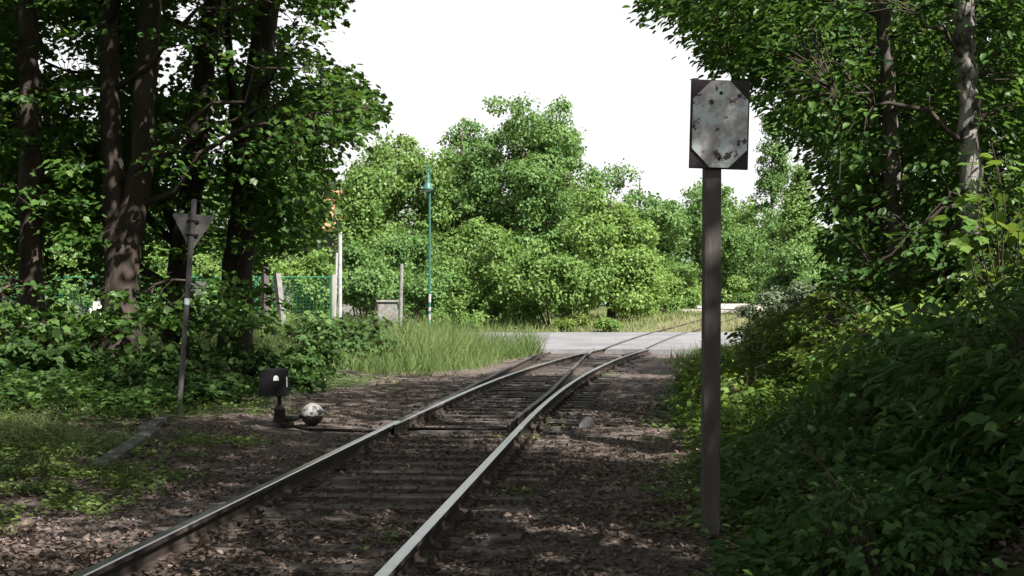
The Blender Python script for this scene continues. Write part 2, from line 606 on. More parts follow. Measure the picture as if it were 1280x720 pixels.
def green_zone(X, Y):
    """where low plants cover the soil, 0..1"""
    dl = x_straight_left(Y) - X
    dr = X - x_right_curved(Y)
    g = sm(dl, 2.0, 3.2) * .55 + sm(dl, 2.2, 3.0) * .4 * (1 - sm(Y, 10, 17)) - .35 * sm(Y, 15, 18) * (1 - sm(Y, 22, 26)) * (1 - sm(dl, 2.6, 4.2))
    g = np.maximum(g, sm(dr, 1.1, 2.2) * .75)
    g = np.maximum(g, sm(Y, 33, 38) * sm(dl, .8, 1.6))
    g = np.maximum(g, sm(Y, 60, 62))
    return np.clip(g + (vnoise(X, Y, 1.7, 5) - .5) * .5, 0, 1)


make_ground()


def slab(name, mat, x0, x1, y0, y1, zf, thick, nx=60, ny=10):
    b = MB()
    xs = np.linspace(x0, x1, nx)
    ys = np.linspace(y0, y1, ny)
    for t in (0, 1):
        for y in ys:
            for x in xs:
                yy = y + (vnoise(x, 3 if y == y0 else 9, 1.1, 4) - .5) * .35 * (1 if y in (y0, y1) else 0)
                b.V.append((float(x), float(yy), float(zf(y)) - t * thick))
    n = nx * ny
    for j in range(ny - 1):
        for i in range(nx - 1):
            a = j * nx + i
            b.Fc.append((a, a + 1, a + nx + 1, a + nx))
    for i in range(nx - 1):
        b.Fc.append((i + n, i + 1 + n, i + 1, i))
        a = (ny - 1) * nx + i
        b.Fc.append((a, a + 1, a + 1 + n, a + n))
    for j in range(ny - 1):
        a = j * nx
        b.Fc.append((a, a + nx, a + nx + n, a + n))
        a = j * nx + nx - 1
        b.Fc.append((a + nx, a, a + n, a + nx + n))
    b.Mi = [0] * len(b.Fc)
    o = b.build(name, mat)
    o['kind'] = 'structure'
    return o


slab('road', M['road'], -70, 60, 47.0, 60.0, lambda y: .137 + grade(y), .3, 160, 14)
slab('path', M['sand'], 7.5, 70, 92.0, 112.0, lambda y: .16 + grade(y), .4, 120, 8)

# ------------------------------------------------------------------ RAILWAY TURNOUT
turnout = thing('railway_turnout', 'rusty railway turnout with polished rail heads on dark timber sleepers, crossing the grey road', 'railway track', (0, 0, 0))


def rail_mb(xf, y0, y1, head=.15, width=.07, step=.5, taper0=False):
    """flat-bottomed rail swept along x = xf(y)"""
    hw = width / 2
    ys = list(np.arange(y0, y1, step)) + [y1]
    vs, fs, mi = [], [], []
    prof = [(-.0625, -.149), (.0625, -.149), (.0625, -.138), (.012, -.118), (.009, -.045), (hw, -.036), (hw, -.006), (hw - .007, 0), (-hw + .007, 0), (-hw, -.006), (-hw, -.036), (-.009, -.045), (-.012, -.118), (-.0625, -.138)]
    n = len(prof)
    for i, y in enumerate(ys):
        x = float(xf(y))
        dx = float(xf(y + .1) - xf(y - .1)) / .2
        L = math.hypot(1, dx)
        tx, ty = 1 / L, -dx / L
        z = head + float(grade(y))
        k = 1.0
        if taper0:
            k = min(1, .2 + .8 * i * step / 4.0)
        for (px, pz) in prof:
            vs.append((x + tx * px * k, y + ty * px * k, z + pz))
    for i in range(len(ys) - 1):
        for k in range(n):
            a, b = i * n + k, i * n + (k + 1) % n
            fs.append((a, b, b + n, a + n))
            mi.append(1 if k in (6, 7, 8) else 0)
    fs.append(tuple(range(n - 1, -1, -1)))
    fs.append(tuple(range((len(ys) - 1) * n, len(ys) * n)))
    mi += [0, 0]
    b = MB()
    b.V, b.Fc, b.Mi = [tuple(v) for v in vs], fs, mi
    return b


bright, dull = [M['rust'], M['steel']], [M['rust'], M['dull_head']]
# left stock rail: polished as far as the points, rusty beyond on the disused straight road
rail_mb(x_straight_left, -8, 17.0).build('stock_rail', bright, turnout)
rail_mb(lambda y: x_straight_left(y) - .0, 17.0, 42.0).build('disused_rail', dull, turnout)
rail_mb(x_right_curved, -8, 60).build('stock_rail', bright, turnout)
rail_mb(x_right_curved, 60.05, 92, head=.135).build('weedy_rail', dull, turnout)
rail_mb(x_left_curved, 60.05, 92, head=.135).build('weedy_rail', dull, turnout)
rail_mb(lambda y: x_left_curved(y) + .062 * (1 - sm(y, 16, 30)), 16.4, 60, head=.152, taper0=True).build('switch_blade', bright, turnout)
rail_mb(lambda y: x_right_straight(y) - .062 - .1 * (1 - sm(y, 16.4, 24)), 16.4, 41.2, head=.146, taper0=True).build('switch_blade', dull, turnout)
rail_mb(lambda y: x_right_straight(y), 41.6, 47.2, head=.15).build('crossing_nose', bright, turnout)
# wing rail and guard rail
rail_mb(lambda y: x_right_straight(y) - .09 - .0 * y, 41.0, 45.0, head=.148).build('wing_rail', dull, turnout)
rail_mb(lambda y: x_right_curved(y) - .115 - .06 * abs(y - 43.5) / 2.5, 41.0, 46.0, head=.15).build('guard_rail', dull, turnout)

SLEEP = MB().box((0, 0, -.07), (1, .25, .16), taper=.985)
sl_mesh = None
plate = None


def sleeper_ends(y):
    a, b = float(x_straight_left(y)), float(x_right_curved(y))
    return a - .52, b + .52


y = -4.0
k = 0
while y < 46.3:
    x0, x1 = sleeper_ends(y)
    L = x1 - x0 + R.uniform(-.06, .06)
    dx = .083 + (max(y - Y_TIP, 0) / RAD) / 2
    mb = MB()
    w = R.uniform(.23, .27)
    nseg = 10
    # slightly uneven, worn top edges
    for iz, z in enumerate((-.16, R.uniform(-.004, .012))):
        for iy in (-1, 1):
            for i in range(nseg + 1):
                u = (i / nseg - .5) * L
                mb.V.append((u, iy * w / 2 + R.uniform(-.008, .008), z + (R.uniform(-.006, .004) if iz else 0)))
    q = nseg + 1
    for i in range(nseg):
        mb.Fc += [(2 * q + i, 2 * q + i + 1, 3 * q + i + 1, 3 * q + i), (i, i + 1, 2 * q + i + 1, 2 * q + i), (3 * q + i, 3 * q + i + 1, q + i + 1, q + i)]
    mb.Fc += [(0, 2 * q, 3 * q, q), (nseg, q + nseg, 3 * q + nseg, 2 * q + nseg)]
    mb.Mi = [0] * len(mb.Fc)
    s = mb.build('sleeper', M['sleeper'], turnout)
    s.location = ((x0 + x1) / 2, y, 0)
    s.rotation_euler = (0, 0, -math.atan(dx) + R.uniform(-.012, .012))
    if plate is None:
        pm = MB().box((0, 0, .012), (.34, .16, .018))
        for sx in (-.12, .12):
            pm.lathe((sx, .045, .02), [(.022, 0), (.022, .03), (.012, .034), (.012, .05)], 6)
            pm.lathe((sx, -.045, .02), [(.022, 0), (.022, .03), (.012, .034), (.012, .05)], 6)
        plate = pm.build('baseplate', M['rust'])
        first = True
    for xf in (x_straight_left, x_right_curved):
        if first:
            p = plate
            first = False
        else:
            p = plate.copy()
            C.objects.link(p)
        p.parent = s
        p.location = (float(xf(y)) - (x0 + x1) / 2, 0, .004)
    y += .615 + R.uniform(-.02, .02)
    k += 1

for nm_, xf_, y0_, y1_ in (('flangeway', lambda y: x_left_curved(y) + .085, 47.05, 59.9), ('flangeway', lambda y: x_right_curved(y) - .085, 47.05, 59.9)):
    fb = MB()
    yy_ = np.linspace(y0_, y1_, 24)
    for q_ in yy_:
        for e_ in (-.045, .045):
            fb.V.append((float(xf_(q_)) + e_, float(q_), .144 + float(grade(q_))))
    fb.Fc = [(2 * i, 2 * i + 1, 2 * i + 3, 2 * i + 2) for i in range(23)]
    fb.Mi = [0] * 23
    fb.build(nm_, M['iron'], turnout)
# stretcher bar between the blades and the rod to the lever
MB().tube([(float(x_straight_left(17)) + .03, 17.05, .05), (float(x_right_straight(17)) - .12, 17.05, .05)], .018, 8).build('stretcher_bar', M['iron'], turnout)

# ------------------------------------------------------------------ SIGNS AND POINT LEVER
# tall sign
px_, py_ = 1.275, 9.28
gz = float(ground_h(px_, py_))
sg = thing('track_sign', 'weathered octagonal grey board on a dark backing, nailed to a tall dark wooden post', 'sign', (px_, py_, gz))
sg.rotation_euler = (0, math.radians(.35), math.radians(3))
pb = MB()
H0 = 2.42 - gz
pb.box((0, 0, H0 / 2 - .15), (.112, .10, H0 + .3), taper=.97)
pb.build('post', M['post_wood'], sg, bevel=.008)
tilt = Matrix.Rotation(math.radians(-1.2), 4, 'Y')
bd = MB().prism_y([(-.190, -.285), (.190, -.285), (.190, .285), (-.190, .285)], -.012, .012).build('backing_board', M['plate_back'], sg, bevel=.004)
bd.location = (.035, -.068, 2.655 - gz)
bd.rotation_euler = (0, math.radians(1.3), 0)
c = .118
fp = MB().prism_y([(-.178 + c, -.278), (.178 - c, -.278), (.178, -.278 + c), (.178, .278 - c), (.178 - c, .278), (-.178 + c, .278), (-.178, .278 - c), (-.178, -.278 + c)], -.006, .004)
fo = fp.build('face_plate', M['sign_face'], sg, bevel=.002)
fo.location = (.035, -.068 - .0185, 2.655 - gz)
fo.rotation_euler = (0, math.radians(1.3), 0)
for dz in (-.22, .2):
    b_ = MB().tube([(0, -.006, 0), (0, .006, 0)], .011, 8).build('bolt', M['iron'], fo)
    b_.location = (.0, -.0085, dz)

# yield sign seen from behind
X0 = xa(224, 19.7)
gz = float(ground_h(X0, 19.7))
ys_ = thing('yield_sign', 'grey back of a triangular road sign on a leaning steel pipe', 'sign', (X0, 19.7, gz))
lean = math.atan((243 - 224) / (520 - 255))
ys_.rotation_euler = (0, lean * .95, math.radians(4))
MB().tube([(0, 0, -.3), (0, 0, 2.92)], .036, 12).lathe((0, 0, 2.92), [(.038, 0), (.038, .02), (.01, .03)], 12).build('pole', M['galv'], ys_, smooth=False)
tri = []
for (cx, cz) in ((-.245, .0), (.245, 0), (0, -.43)):
    pass
P3 = [(-.262, -.01), (-.25, .02), (.25, .02), (.262, -.01), (.014, -.435), (-.014, -.435)]
P3 = [(x * 1.08, z * 1.08) for x, z in P3[::-1]]
zt = 2.72
MB().prism_y([(x, z + zt) for x, z in P3], .047, .052).build('plate', M['sign_back'], ys_)
MB().prism_y([(x * .98, z * .98 + zt) for x, z in P3], .0545, .056).build('red_border', M['red'], ys_)
MB().prism_y([(x * .68, z * .68 - .045 + zt) for x, z in P3], .0585, .060).build('white_field', M['white_patch'], ys_)
for dz in (-.07, -.26):
    MB().tube([(-.06, .0, zt + dz), (-.045, -.04, zt + dz), (.045, -.04, zt + dz), (.06, 0, zt + dz)], .009, 6).box((0, .032, zt + dz), (.17, .022, .03)).build('clamp', M['iron'], ys_)
MB().tube([(0, 0, 1.50), (0, 0, 1.585)], .0375, 12, cap=False).build('sticker', M['sticker'], ys_)

# point lever with lantern
LX, LY = xa(350, 18.4), 18.4
gz = float(ground_h(LX, LY))
lev = thing('point_lever', 'black point lever with boxy lantern and a black and white ball weight beside the track', 'point lever', (LX, LY, gz))
b = MB()
b.box((0, 0, .03), (.34, .30, .06), taper=.94).box((0, 0, .12), (.16, .16, .14), taper=.8)
b.lathe((0, 0, .18), [(.07, 0), (.075, .05), (.05, .09), (.03, .11)], 14)
b.build('pedestal', M['iron'], lev, bevel=.006)
MB().tube([(0, 0, .26), (-.01, 0, .42)], .026, 10).build('spindle', M['iron'], lev)
ln = MB().box((0, 0, 0), (.335, .20, .335)).box((0, 0, .178), (.26, .15, .022), taper=.8).build('lantern', M['black_paint'], lev, bevel=.004)
ln.location = (-.075, 0, .565)
ln.rotation_euler = (0, math.radians(-1.5), math.radians(-8))
g1 = MB().prism_y([(-.036, -.03), (.036, -.03), (.032, .012), (.014, .034), (-.014, .034), (-.032, .012)], -.004, .002).build('glass_mark', M['white_patch'], ln)
g1.location = (.062, -.103, .062)
g2 = MB().box((0, 0, 0), (.006, .03, .13)).build('side_glass', M['white_patch'], ln)
g2.location = (.1695, 0, .01)
BX = .415
MB().tube([(.05, 0, .10), (.2, 0, .11), (BX - .12, 0, .145)], [.035, .027, .022], 10).build('lever_arm', M['iron'], lev, smooth=False)
wb = MB()
prof = [(.146 * math.sin(math.pi * i / 18) + .0005, -.146 * math.cos(math.pi * i / 18)) for i in range(19)]
wb.lathe((0, 0, 0), prof, 28)
w_ = wb.build('ball_weight', M['weight'], lev, smooth=True)
w_.location = (BX, 0, .165)
xr = float(x_straight_left(17.1)) - LX
MB().tube([(.0, -.05, .05), (.5, -.9, .045), (xr - .05, -1.25, .05)], .02, 8).build('point_rod', M['iron'], lev)

# little grey cover at the other side of the track
QX, QY = xa(733, 18.2), 18.2
gz = float(ground_h(QX, QY))
cov = thing('rod_cover', 'small grey metal hood over a point rod in the dead leaves beside the rails', 'cover', (QX, QY, gz))
MB().prism_y([(-.12, -.03), (.11, -.03), (.105, .04), (.055, .125), (-.02, .125), (-.10, .03)], -.11, .11).build('hood', M['grey_box'], cov, bevel=.012)
MB().tube([(-.75, 0, .03), (-.1, 0, .04)], .02, 8).build('inner_rod', M['iron'], cov)
MB().tube([(.09, 0, .05), (.2, .02, .02), (.42, .03, .005), (.45, .03, .04)], .012, 8).build('bent_rod', M['iron'], cov)

# kerb stones lying in the weeds
for (pa, pb2, lab) in ((((120, 577), (193, 541)), .17, 'mossy concrete kerb stone lying in weeds, end nearer the rails and the camera'),
                       (((180, 539), (207, 517)), .15, 'mossy concrete kerb stone lying beyond another, ending by the yield sign pole')):
    pts = []
    for (u, v) in pa:
        Yk = (EYE - .08) * F / (v - HOR)
        pts.append(Vector((xa(u, Yk), Yk, 0)))
    mid = (pts[0] + pts[1]) / 2
    d = pts[1] - pts[0]
    o = MB().box((0, 0, 0), (d.length * .98, .15, .26)).build('kerb_stone', M['mossy'], None, bevel=.015)
    o.location = (mid.x, mid.y, float(ground_h(mid.x, mid.y)) - .055)
    o.rotation_euler = (math.radians(R.uniform(-6, 6)), math.radians(R.uniform(-2, 2)), math.atan2(d.y, d.x))
    tag(o, lab, 'kerb stone', 'loose kerb stones')

# ------------------------------------------------------------------ ROADSIDE FURNITURE
lx, ly = xa(537, 46.0), 46.0
gz = float(ground_h(lx, ly))
lamp = thing('street_lamp', 'slim green street lamp with bell shaped shade beside the road', 'street lamp', (lx, ly, gz))
lh = 6.05 - gz
MB().tube([(0, 0, -.2), (0, 0, 1.0), (0, 0, 1.02), (0, 0, lh - .55)], [.062, .058, .042, .036], 12).build('pole', M['lamp_green'], lamp)
MB().tube([(0, 0, lh - .6), (.0, 0, lh - .12), (-.03, 0, lh), (-.09, 0, lh + .03), (-.13, 0, lh - .04), (-.11, 0, lh - .12), (-.06, 0, lh - .2)], .022, 10).build('crook', M['lamp_green'], lamp)
sh = MB().lathe((-.06, 0, lh - .78), [(.175, -.02), (.185, .02), (.14, .09), (.09, .2), (.066, .32), (.07, .38), (.048, .46), (.025, .56), (.04, .60), (.025, .66)], 24)
sh.build('lamp_shade', M['lamp_green'], lamp, smooth=False)
MB().lathe((-.06, 0, lh - .86), [(.02, 0), (.10, .03), (.12, .06)], 16).build('lamp_glass', M['white_patch'], lamp)
for z, hgt in ((1.62, .26), (1.35, .12), (1.05, .2)):
    MB().tube([(0, 0, z), (0, 0, z + hgt)], .0445, 12, cap=False).build('sticker', M['pipe_white'], lamp)

# pale steel pipe with cross ties, timber post, leaning stick, further posts
def post_at(name, label, cat, px, py_top, Y, r, mat, lean_px=0, square=False, group=None, pxb=None, n=10):
    x = xa(px, Y)
    g = float(ground_h(x, Y))
    top = EYE - (py_top - HOR) / F * Y - g
    tx = lean_px / F * Y
    mb = MB().tube([(0, 0, -.25), (tx * .5, 0, top * .5), (tx, 0, top)], [r, r, r * .97], 4 if square else n, wob=.04 if square else 0)
    o = mb.build(name, mat, None)
    o.location = (x, Y, g)
    return tag(o, label, cat, group)


post_at('pipe_post', 'tall pale steel pipe post standing among the shrubs behind the grass', 'post', 425, 290, 48, .065, M['pipe_white'])
post_at('timber_post', 'short weathered timber post at the foot of the pale pipe post', 'post', 416, 343, 47, .10, M['old_timber'], square=True)
post_at('stick', 'pale stick leaning beside the pale pipe post', 'stick', 417, 316, 47.6, .04, M['pipe_white'], lean_px=4)
post_at('thin_post', 'thin grey post standing alone in the grass by the green street lamp', 'post', 500, 330, 47, .06, M['concrete'], lean_px=2)
post_at('dark_post', 'dark stubby wooden post under the drooping maple branches', 'post', 331, 330, 40, .11, M['post_wood'], square=True)
post_at('leaning_post', 'pale concrete fence post leaning over near the end of the green fence', 'post', 358, 342, 44, .13, M['concrete'], lean_px=-12, square=True)
cx, cy = xa(485, 49), 49
gz = float(ground_h(cx, cy))
blk = thing('concrete_block', 'low grey concrete block with a flat lid in the shrubs by the thin post', 'block', (cx, cy, gz))
hb = EYE - (378 - HOR) / F * 49 - gz
MB().box((0, 0, hb / 2), (.66, .6, hb)).build('base', M['concrete'], blk, bevel=.02)
MB().box((0.05, 0, hb + .04), (.84, .7, .075)).build('lid', M['concrete'], blk, bevel=.015)

# green wire fence behind the maples
FY = 46.0
fx0, fx1 = xa(-60, FY), xa(414, FY)
fen = thing('wire_fence', 'green wire mesh fence behind the maple trunks', 'fence', (fx0, FY, 0))
fl = fx1 - fx0
gzf = float(ground_h((fx0 + fx1) / 2, FY))
ft = EYE - (347 - HOR) / F * FY
mb = MB()
for x in np.arange(0, fl, .11):
    mb.box((x, 0, (gzf + ft) / 2), (.006, .006, ft - gzf))
for z in np.arange(gzf + .05, ft, .11):
    mb.box((fl / 2, .012, z), (fl, .006, .006))
mb.build('mesh_panel', M['fence_green'], fen)
MB().tube([(0, -.01, ft + .01), (fl, -.01, ft + .01)], .022, 8).build('top_rail', M['fence_green'], fen)
for x in np.linspace(0, fl, 6):
    MB().tube([(x, .05, gzf - .2), (x, .05, ft + .08)], .035, 10).build('fence_post', M['fence_green'], fen)

# long white low building behind the fence
wx0, wx1, wy = xa(-40, 62), xa(282, 62), 62.0
gw = float(ground_h((wx0 + wx1) / 2, wy))
bl = thing('garage', 'long low white garage building behind the green wire fence', 'building', ((wx0 + wx1) / 2, wy + 3, gw))
bw = wx1 - wx0
MB().box((0, 0, .95), (bw, 6, 2.1)).build('wall', M['render'], bl)
MB().box((0, -.1, 2.08), (bw + .5, 6.7, .16)).build('roof', M['felt'], bl)
for i in range(4):
    x = -bw / 2 + 1.6 + i * 3.0
    MB().box((x, -3.015, .78), (1.3, .07, 1.6)).build('door', M['sign_back'], bl)
# house with orange roof
hx, hy = xa(412, 86), 88.0
gh = float(ground_h(hx, hy))
hs = thing('house', 'house with orange tiled roof showing through the treetops', 'house', (hx - 1.0, hy, gh))
MB().box((0, 0, 2.3), (9, 8, 4.9)).build('wall', M['concrete'], hs)
rf = MB()
rf.prism_y([(-5.0, 4.78), (5.0, 4.78), (0, 7.6)], -4.6, 4.6)
o = rf.build('roof', M['roof_tile'], hs)
o.rotation_euler = (0, 0, math.pi / 2)
MB().box((1.6, .4, 7.3), (.6, .6, 1.6)).build('chimney', M['roof_tile'], o)
for x in (-2.6, 0, 2.6):
    f_ = MB().box((x, -4.02, 3.2), (1.1, .08, 1.3)).build('window', M['window'], hs)
    MB().box((x, -4.07, 2.5), (1.3, .14, .06)).build('sill', M['render'], f_)

# ------------------------------------------------------------------ TREES
SUN_EL, SUN_AZ = math.radians(50), math.radians(140)      # azimuth clockwise from +Y (the view direction)
sunv = Vector((math.sin(SUN_AZ) * math.cos(SUN_EL), math.cos(SUN_AZ) * math.cos(SUN_EL), math.sin(SUN_EL)))


def curve_to(a, b, sag=.12, n=6):
    a, b = np.asarray(a, float), np.asarray(b, float)
    pts = []
    L = np.linalg.norm(b - a)
    j = G.normal(0, .035 * L, (n, 3))
    for i in range(n):
        t = i / (n - 1)
        p = a + (b - a) * t
        p[2] += math.sin(t * math.pi) * sag * L
        if 0 < i < n - 1:
            p = p + j[i]
        pts.append(p)
    return np.array(pts)


def interp_path(path, z):
    path = np.asarray(path, float)
    return np.array([np.interp(z, path[:, 2], path[:, 0]), np.interp(z, path[:, 2], path[:, 1]), z])


def near_tree(name, label, cat, stems, sprays, leaf, size, per, spread, tmpl, bark, group=None, n_limb=12, upper=None, extra_limbs=()):
    """stems: list of (path, radii); sprays: (n,3) twig ends in the frame; upper: big leaf clumps over the frame"""
    base = np.asarray(stems[0][0][0], float)
    t = thing(name, label, cat, base, 0, group)
    mb = MB()
    for path, rad in stems:
        path = np.asarray(path, float)
        # resample
        zz = np.linspace(0, 1, 26)
        s = np.linspace(0, 1, len(path))
        pp = np.stack([np.interp(zz, s, path[:, k]) for k in range(3)], 1)
        rr = np.interp(zz, s, rad)
        pp[1:-1, :2] += G.normal(0, .012, (24, 2))
        flare = 1 + .5 * np.exp(-(pp[:, 2] - base[2]) / .35)
        mb.tube(pp - base, list(rr * np.clip(flare, 1, 1.5)), 14, wob=.05)
    allc = [np.asarray(sprays)] + ([upper] if upper is not None else [])
    allp = np.concatenate(allc)
    main = np.asarray(stems[0][0], float)
    limb_pts = []
    ids = G.choice(len(allp), min(n_limb, len(allp)), replace=False)
    for i in ids:
        e = allp[i]
        pth, rad = stems[int(G.integers(len(stems)))]
        pth = np.asarray(pth, float)
        ztop = pth[-1, 2]
        hd = np.linalg.norm(e[:2] - interp_path(pth, min(e[2], ztop))[:2])
        z0 = np.clip(e[2] - .35 * hd + G.uniform(-.3, .2), base[2] + 1.6, ztop - .3)
        a = interp_path(pth, z0)
        cpt = curve_to(a, e, .08, 7)
        r0 = .018 + .010 * np.linalg.norm(e - a)
        mb.tube(cpt - base, list(np.linspace(r0, .012, 7)), 6, 1)
        limb_pts.append(cpt[2:])
    for (a, e, r0) in extra_limbs:
        cpt = curve_to(a, e, .05, 7)
        mb.tube(cpt - base, list(np.linspace(r0, .012, 7)), 6, 1)
        limb_pts.append(cpt[2:])
    LP = np.concatenate(limb_pts + [np.stack([interp_path(main, z) for z in np.linspace(base[2] + 2, main[-1, 2], 20)])])
    dirs = np.zeros_like(allc[0])
    for i, s_ in enumerate(allc[0]):
        d2 = ((LP - s_) ** 2).sum(1)
        j = int(d2.argmin())
        v = s_ - LP[j]
        if d2[j] < 1.6:
            mb.tube(curve_to(LP[j] - base, s_ - base, .06, 4), [.010, .008, .006, .004], 4, 1, cap=False)
        dirs[i] = v
    out = allc[0] - interp_path(main, 3.0)
    out[:, 2] = 0
    dirs = unit(dirs) * .6 + unit(out) * .7 + G.normal(0, .3, dirs.shape)
    dirs[:, 2] = dirs[:, 2] * .4 - .12
    mb.build('trunk', [bark, M['twig']], t, smooth=True)
    P, D, N, S, rn = spray_leaves(allc[0], dirs, per, spread, size)
    leaf_object('crown', leaf, P, D, N, S, tmpl, t, rn, loc=base)
    if upper is not None:
        m = 30
        c = np.repeat(upper, m, axis=0)
        off = rvec(len(c)) * (G.uniform(0, 1, len(c)) ** .5)[:, None] * np.array([.95, .95, .5])
        P = c + off
        D = off + G.normal(0, .4, off.shape)
        N = np.array([0, 0, 1.0]) + G.normal(0, .5, off.shape)
        leaf_object('shading_upper_crown', leaf, P, D, N, size * 1.9 * G.uniform(.7, 1.2, len(c)), T_OVATE, t, None, loc=base)
    return t


def in_shape(n, xlim, ylim, edge, gaps, Ylim, left=True, trunks=()):
    """twig-end positions: random points of a wood's side, thinned where the wood has holes"""
    out = []
    while len(out) < n:
        u, v = G.uniform(*xlim), G.uniform(*ylim)
        e = np.interp(v, edge[0], edge[1])
        if (left and u > e - 26) or (not left and u < e + (24 if v < 125 else 40)):
            continue
        pr = 1.0
        for (gx, gy, rx, ry, k) in gaps:
            q = ((u - gx) / rx) ** 2 + ((v - gy) / ry) ** 2
            if q < 1:
                pr *= (1 - k)
            elif q < 1.8:
                pr *= (1 - k * .5)
        if G.random() > pr:
            continue
        Y = G.uniform(*Ylim)
        if any(abs(u - np.interp(v, vv, uu)) < hw and Y < yy + .4 and v < vmax and G.random() < keep for (uu, vv, hw, yy, vmax, keep) in trunks):
            continue
        p = at(u, v, Y)
        if p[2] < ground_h(p[0], p[1]) + .35:
            continue
        out.append(p)
    return np.array(out)


def canopy(n, x, y, r, z0, z1):
    a = G.uniform(0, 2 * math.pi, n)
    q = r * np.sqrt(G.uniform(0, 1, n))
    z = G.uniform(z0, z1, n)
    k = 1 - .55 * np.clip((z - z0) / (z1 - z0), 0, 1) ** 2
    return np.stack([x + q * k * np.cos(a), y + q * k * np.sin(a), z], 1)


# --- left maples
edgeL = ([-60, 0, 40, 62, 90, 130, 150, 170, 200, 230, 262, 300, 335, 352, 372, 395, 420],
         [440, 440, 434, 418, 454, 494, 480, 460, 424, 434, 424, 404, 372, 352, 392, 380, 330])
gapsL = [(75, 350, 34, 60, .8), (250, 345, 24, 60, .85), (110, 372, 30, 24, .8), (0, 340, 24, 40, .7), (345, 350, 40, 44, .9), (235, 300, 18, 40, .6), (88, 74, 46, 20, .97), (205, 80, 30, 24, .97), (228, 14, 14, 22, .95), (302, 72, 16, 28, .95), (372, 92, 34, 44, .72), (398, 158, 22, 24, .8),
         (345, 22, 22, 18, .9), (62, 30, 22, 14, .8), (120, 130, 16, 26, .8), (180, 12, 10, 14, .9), (400, 18, 22, 20, .75), (285, 170, 10, 22, .8),
         (195, 330, 26, 55, .9), (100, 345, 26, 34, .6), (290, 340, 16, 30, .6), (355, 325, 30, 26, .95), (392, 240, 20, 18, .7), (412, 60, 24, 26, .8), (15, 365, 30, 20, .85), (60, 300, 18, 22, .4), (265, 372, 18, 22, .8), (208, 380, 10, 22, .9)]
spL = in_shape(2700, (-70, 490), (-50, 408), edgeL, gapsL, (23, 35), True, [((34, 42), (0, 400), 38, 25, 350, .88), ((188, 160, 150), (0, 300, 400), 46, 25.5, 360, .9), ((134, 148), (0, 380), 40, 25.5, 330, .9), ((264, 222), (0, 400), 40, 29.5, 300, .85), ((334, 310, 292), (0, 240, 400), 44, 29, 330, .85)])
spL = np.concatenate([spL, in_shape(260, (320, 470), (60, 330), edgeL, [(372, 92, 34, 34, .6), (355, 325, 30, 26, .95)], (26, 32))])
dat = [
    ('T1', 42, 412, 25.0, [(42, 400), (38, 250), (36, 100), (34, 0)], .30, .17),
    ('T2', 152, 420, 25.5, None, .46, .2),
    ('T3', 220, 412, 29.5, [(222, 400), (240, 215), (251, 110), (263, -5)], .32, .2),
    ('T4', 294, 408, 29.0, [(296, 400), (308, 240), (318, 120), (334, -5)], .37, .22),
]


def stem_path(pts, Y, top_extra, dY=0.0):
    p = [at(u, v, Y) for u, v in pts]
    p[0][2] = float(ground_h(p[0][0], Y)) - .1
    d = (p[-1] - p[-2])
    d = d / max(d[2], .1)
    p.append(p[-1] + d * top_extra + np.array([0, dY, 0]))
    return p


stems = [
    [(stem_path([(42, 400), (39, 250), (36, 100), (33, 0)], 25.0, 7), [.23, .20, .18, .16, .06])],
    [(stem_path([(150, 420), (152, 330), (158, 300), (176, 215), (183, 90), (188, -5)], 25.5, 8), [.36, .31, .27, .21, .2, .19, .06]),
     ([at(148, 380, 25.5), at(143, 300, 25.55), at(139, 200, 25.6), at(136, 100, 25.6), at(133, -5, 25.6), at(125, -180, 25.6)], [.20, .21, .19, .175, .165, .05])],
    [(stem_path([(219, 405), (226, 320), (242, 215), (252, 110), (265, -5)], 29.5, 7), [.27, .245, .23, .215, .20, .06])],
    [(stem_path([(292, 405), (298, 330), (310, 240), (319, 120), (335, -5)], 29.0, 7), [.33, .31, .30, .27, .24, .07]),
     ([at(303, 285, 29.0), at(298, 190, 29.6), at(288, 90, 30), at(284, 40, 30.2), at(283, -60, 30.2)], [.10, .1, .09, .075, .03])],
]
labs = ['dark straight maple trunk nearest the edge of the picture, leafy from the ground up',
        'big maple forking low into two tall dark stems',
        'leaning dark maple trunk directly behind the yield sign',
        'thick dark maple with a slender side stem, nearest the track lever']
tx = np.array([s[0][0][0][0] for s in stems])
ty = np.array([25, 25.5, 29.5, 29.0])
own = (np.abs(spL[:, 0][:, None] - tx[None]) + .6 * np.abs(spL[:, 1][:, None] - ty[None])).argmin(1)
for i in range(4):
    up = np.concatenate([canopy(110, tx[i] + .5, ty[i], 5.0, 9.4, 16), canopy(110, tx[i] + 2.4, ty[i] - 3.8, 4.6, 9.0, 14.5)] + ([canopy(80, -1.4, 24.2, 3.4, 10.2, 15)] if i == 3 else []))  # sunward clumps out of view are added to shade the maples below
    near_tree('maple_tree', labs[i], 'tree', stems[i], spL[own == i], M['maple'], .13, 22, .46, T_MAPLE, M['bark'], 'maples on the bank', 12, up)

